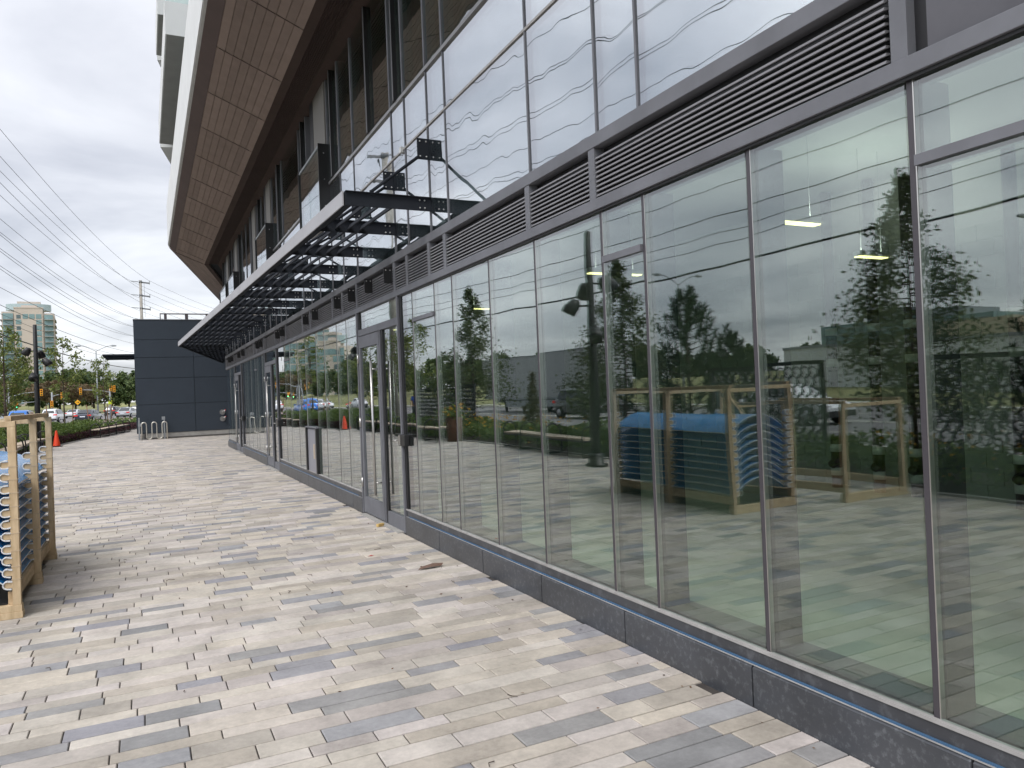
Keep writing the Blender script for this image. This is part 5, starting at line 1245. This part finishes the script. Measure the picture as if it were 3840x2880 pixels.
# ------------------------------------------------------------------ person walking on the far pavement (seen as a reflection)
def person(x, y, z, rz, label):
    t = thing('person', label, 'person', (x, y, z), rz)
    def skin(nm, verts, edges, rad, m, sub=1):
        me = bpy.data.meshes.new(nm); me.from_pydata(verts, edges, []); me.update(); o = bpy.data.objects.new(nm, me); COL.objects.link(o); o.parent = t
        sk = o.modifiers.new('skin', 'SKIN'); sd = me.skin_vertices[0].data if me.skin_vertices else None
        if sd is None:
            lay = me.attributes
        for i, r in enumerate(rad): me.skin_vertices[0].data[i].radius = (r, r)
        me.skin_vertices[0].data[0].use_root = True
        ss = o.modifiers.new('sub', 'SUBSURF'); ss.levels = sub; ss.render_levels = sub; me.materials.append(m); return o
    import bmesh
    def skinb(nm, verts, edges, rad, m, sub=2):
        bm = bmesh.new(); lay = bm.verts.layers.skin.verify(); vv = [bm.verts.new(v) for v in verts]; bm.verts.ensure_lookup_table()
        for a, b in edges: bm.edges.new((vv[a], vv[b]))
        for i, r in enumerate(rad): vv[i][lay].radius = (r, r)
        vv[0][lay].use_root = True
        me = bpy.data.meshes.new(nm); bm.to_mesh(me); bm.free(); me.materials.append(m)
        o = bpy.data.objects.new(nm, me); COL.objects.link(o); o.parent = t
        o.modifiers.new('skin', 'SKIN'); s_ = o.modifiers.new('sub', 'SUBSURF'); s_.levels = sub; s_.render_levels = sub; return o
    SK = mat('skin_tone', (0.35, 0.2, 0.13), 0.6)
    V = [(0,0,0.93),(0,0,1.15),(0,0,1.38),(0,0,1.5),(0,0.01,1.62),(0,0.02,1.72),
         (0.10,0,0.88),(0.11,0.12,0.48),(0.11,0.06,0.08),(0.11,0.2,0.03),(-0.10,0,0.88),(-0.11,-0.06,0.48),(-0.11,-0.26,0.14),(-0.11,-0.14,0.05),
         (0.17,0,1.40),(0.22,-0.06,1.15),(0.22,0.04,0.92),(0.22,0.07,0.83),(-0.17,0,1.40),(-0.22,0.08,1.15),(-0.21,0.2,0.96),(-0.21,0.26,0.89)]
    E_ = [(0,1),(1,2),(2,3),(3,4),(4,5),(0,6),(6,7),(7,8),(8,9),(0,10),(10,11),(11,12),(12,13),(2,14),(14,15),(15,16),(16,17),(2,18),(18,19),(19,20),(20,21)]
    rad = [0.13,0.13,0.14,0.055,0.095,0.08,0.09,0.06,0.045,0.035,0.09,0.06,0.045,0.035,0.06,0.045,0.035,0.03,0.06,0.045,0.035,0.03]
    skinb('body', V, E_, rad, SK)
    skinb('shirt', [(0,0,0.92),(0,0,1.15),(0,0,1.38),(0,0,1.46),(0.17,0,1.40),(0.22,-0.05,1.2),(-0.17,0,1.40),(-0.22,0.07,1.2)], [(0,1),(1,2),(2,3),(2,4),(4,5),(2,6),(6,7)], [0.15,0.145,0.155,0.07,0.075,0.06,0.075,0.06], mat('royal_blue_shirt', (0.02, 0.06, 0.30), 0.8))
    skinb('trousers', [(0,0,0.95),(0.10,0,0.86),(0.11,0.12,0.48),(0.11,0.06,0.12),(-0.10,0,0.86),(-0.11,-0.06,0.48),(-0.11,-0.24,0.17)], [(0,1),(1,2),(2,3),(0,4),(4,5),(5,6)], [0.14,0.10,0.075,0.06,0.10,0.075,0.06], mat('dark_trousers', (0.03, 0.035, 0.05), 0.8))
    MB().lathe([(0.115, 1.68), (0.12, 1.70), (0.105, 1.78), (0.06, 1.83), (0.01, 1.84)], 14, 0, 0.02).build('cap', M_WHITE, t)
    MB().box(-0.012, 0.012, 0.105, 0.135, 1.60, 1.64).build('nose', SK, t)
person(-9.8, 36.9, 0.02, R(200), 'person in a blue shirt and white cap walking behind the planting bed, seen reflected')
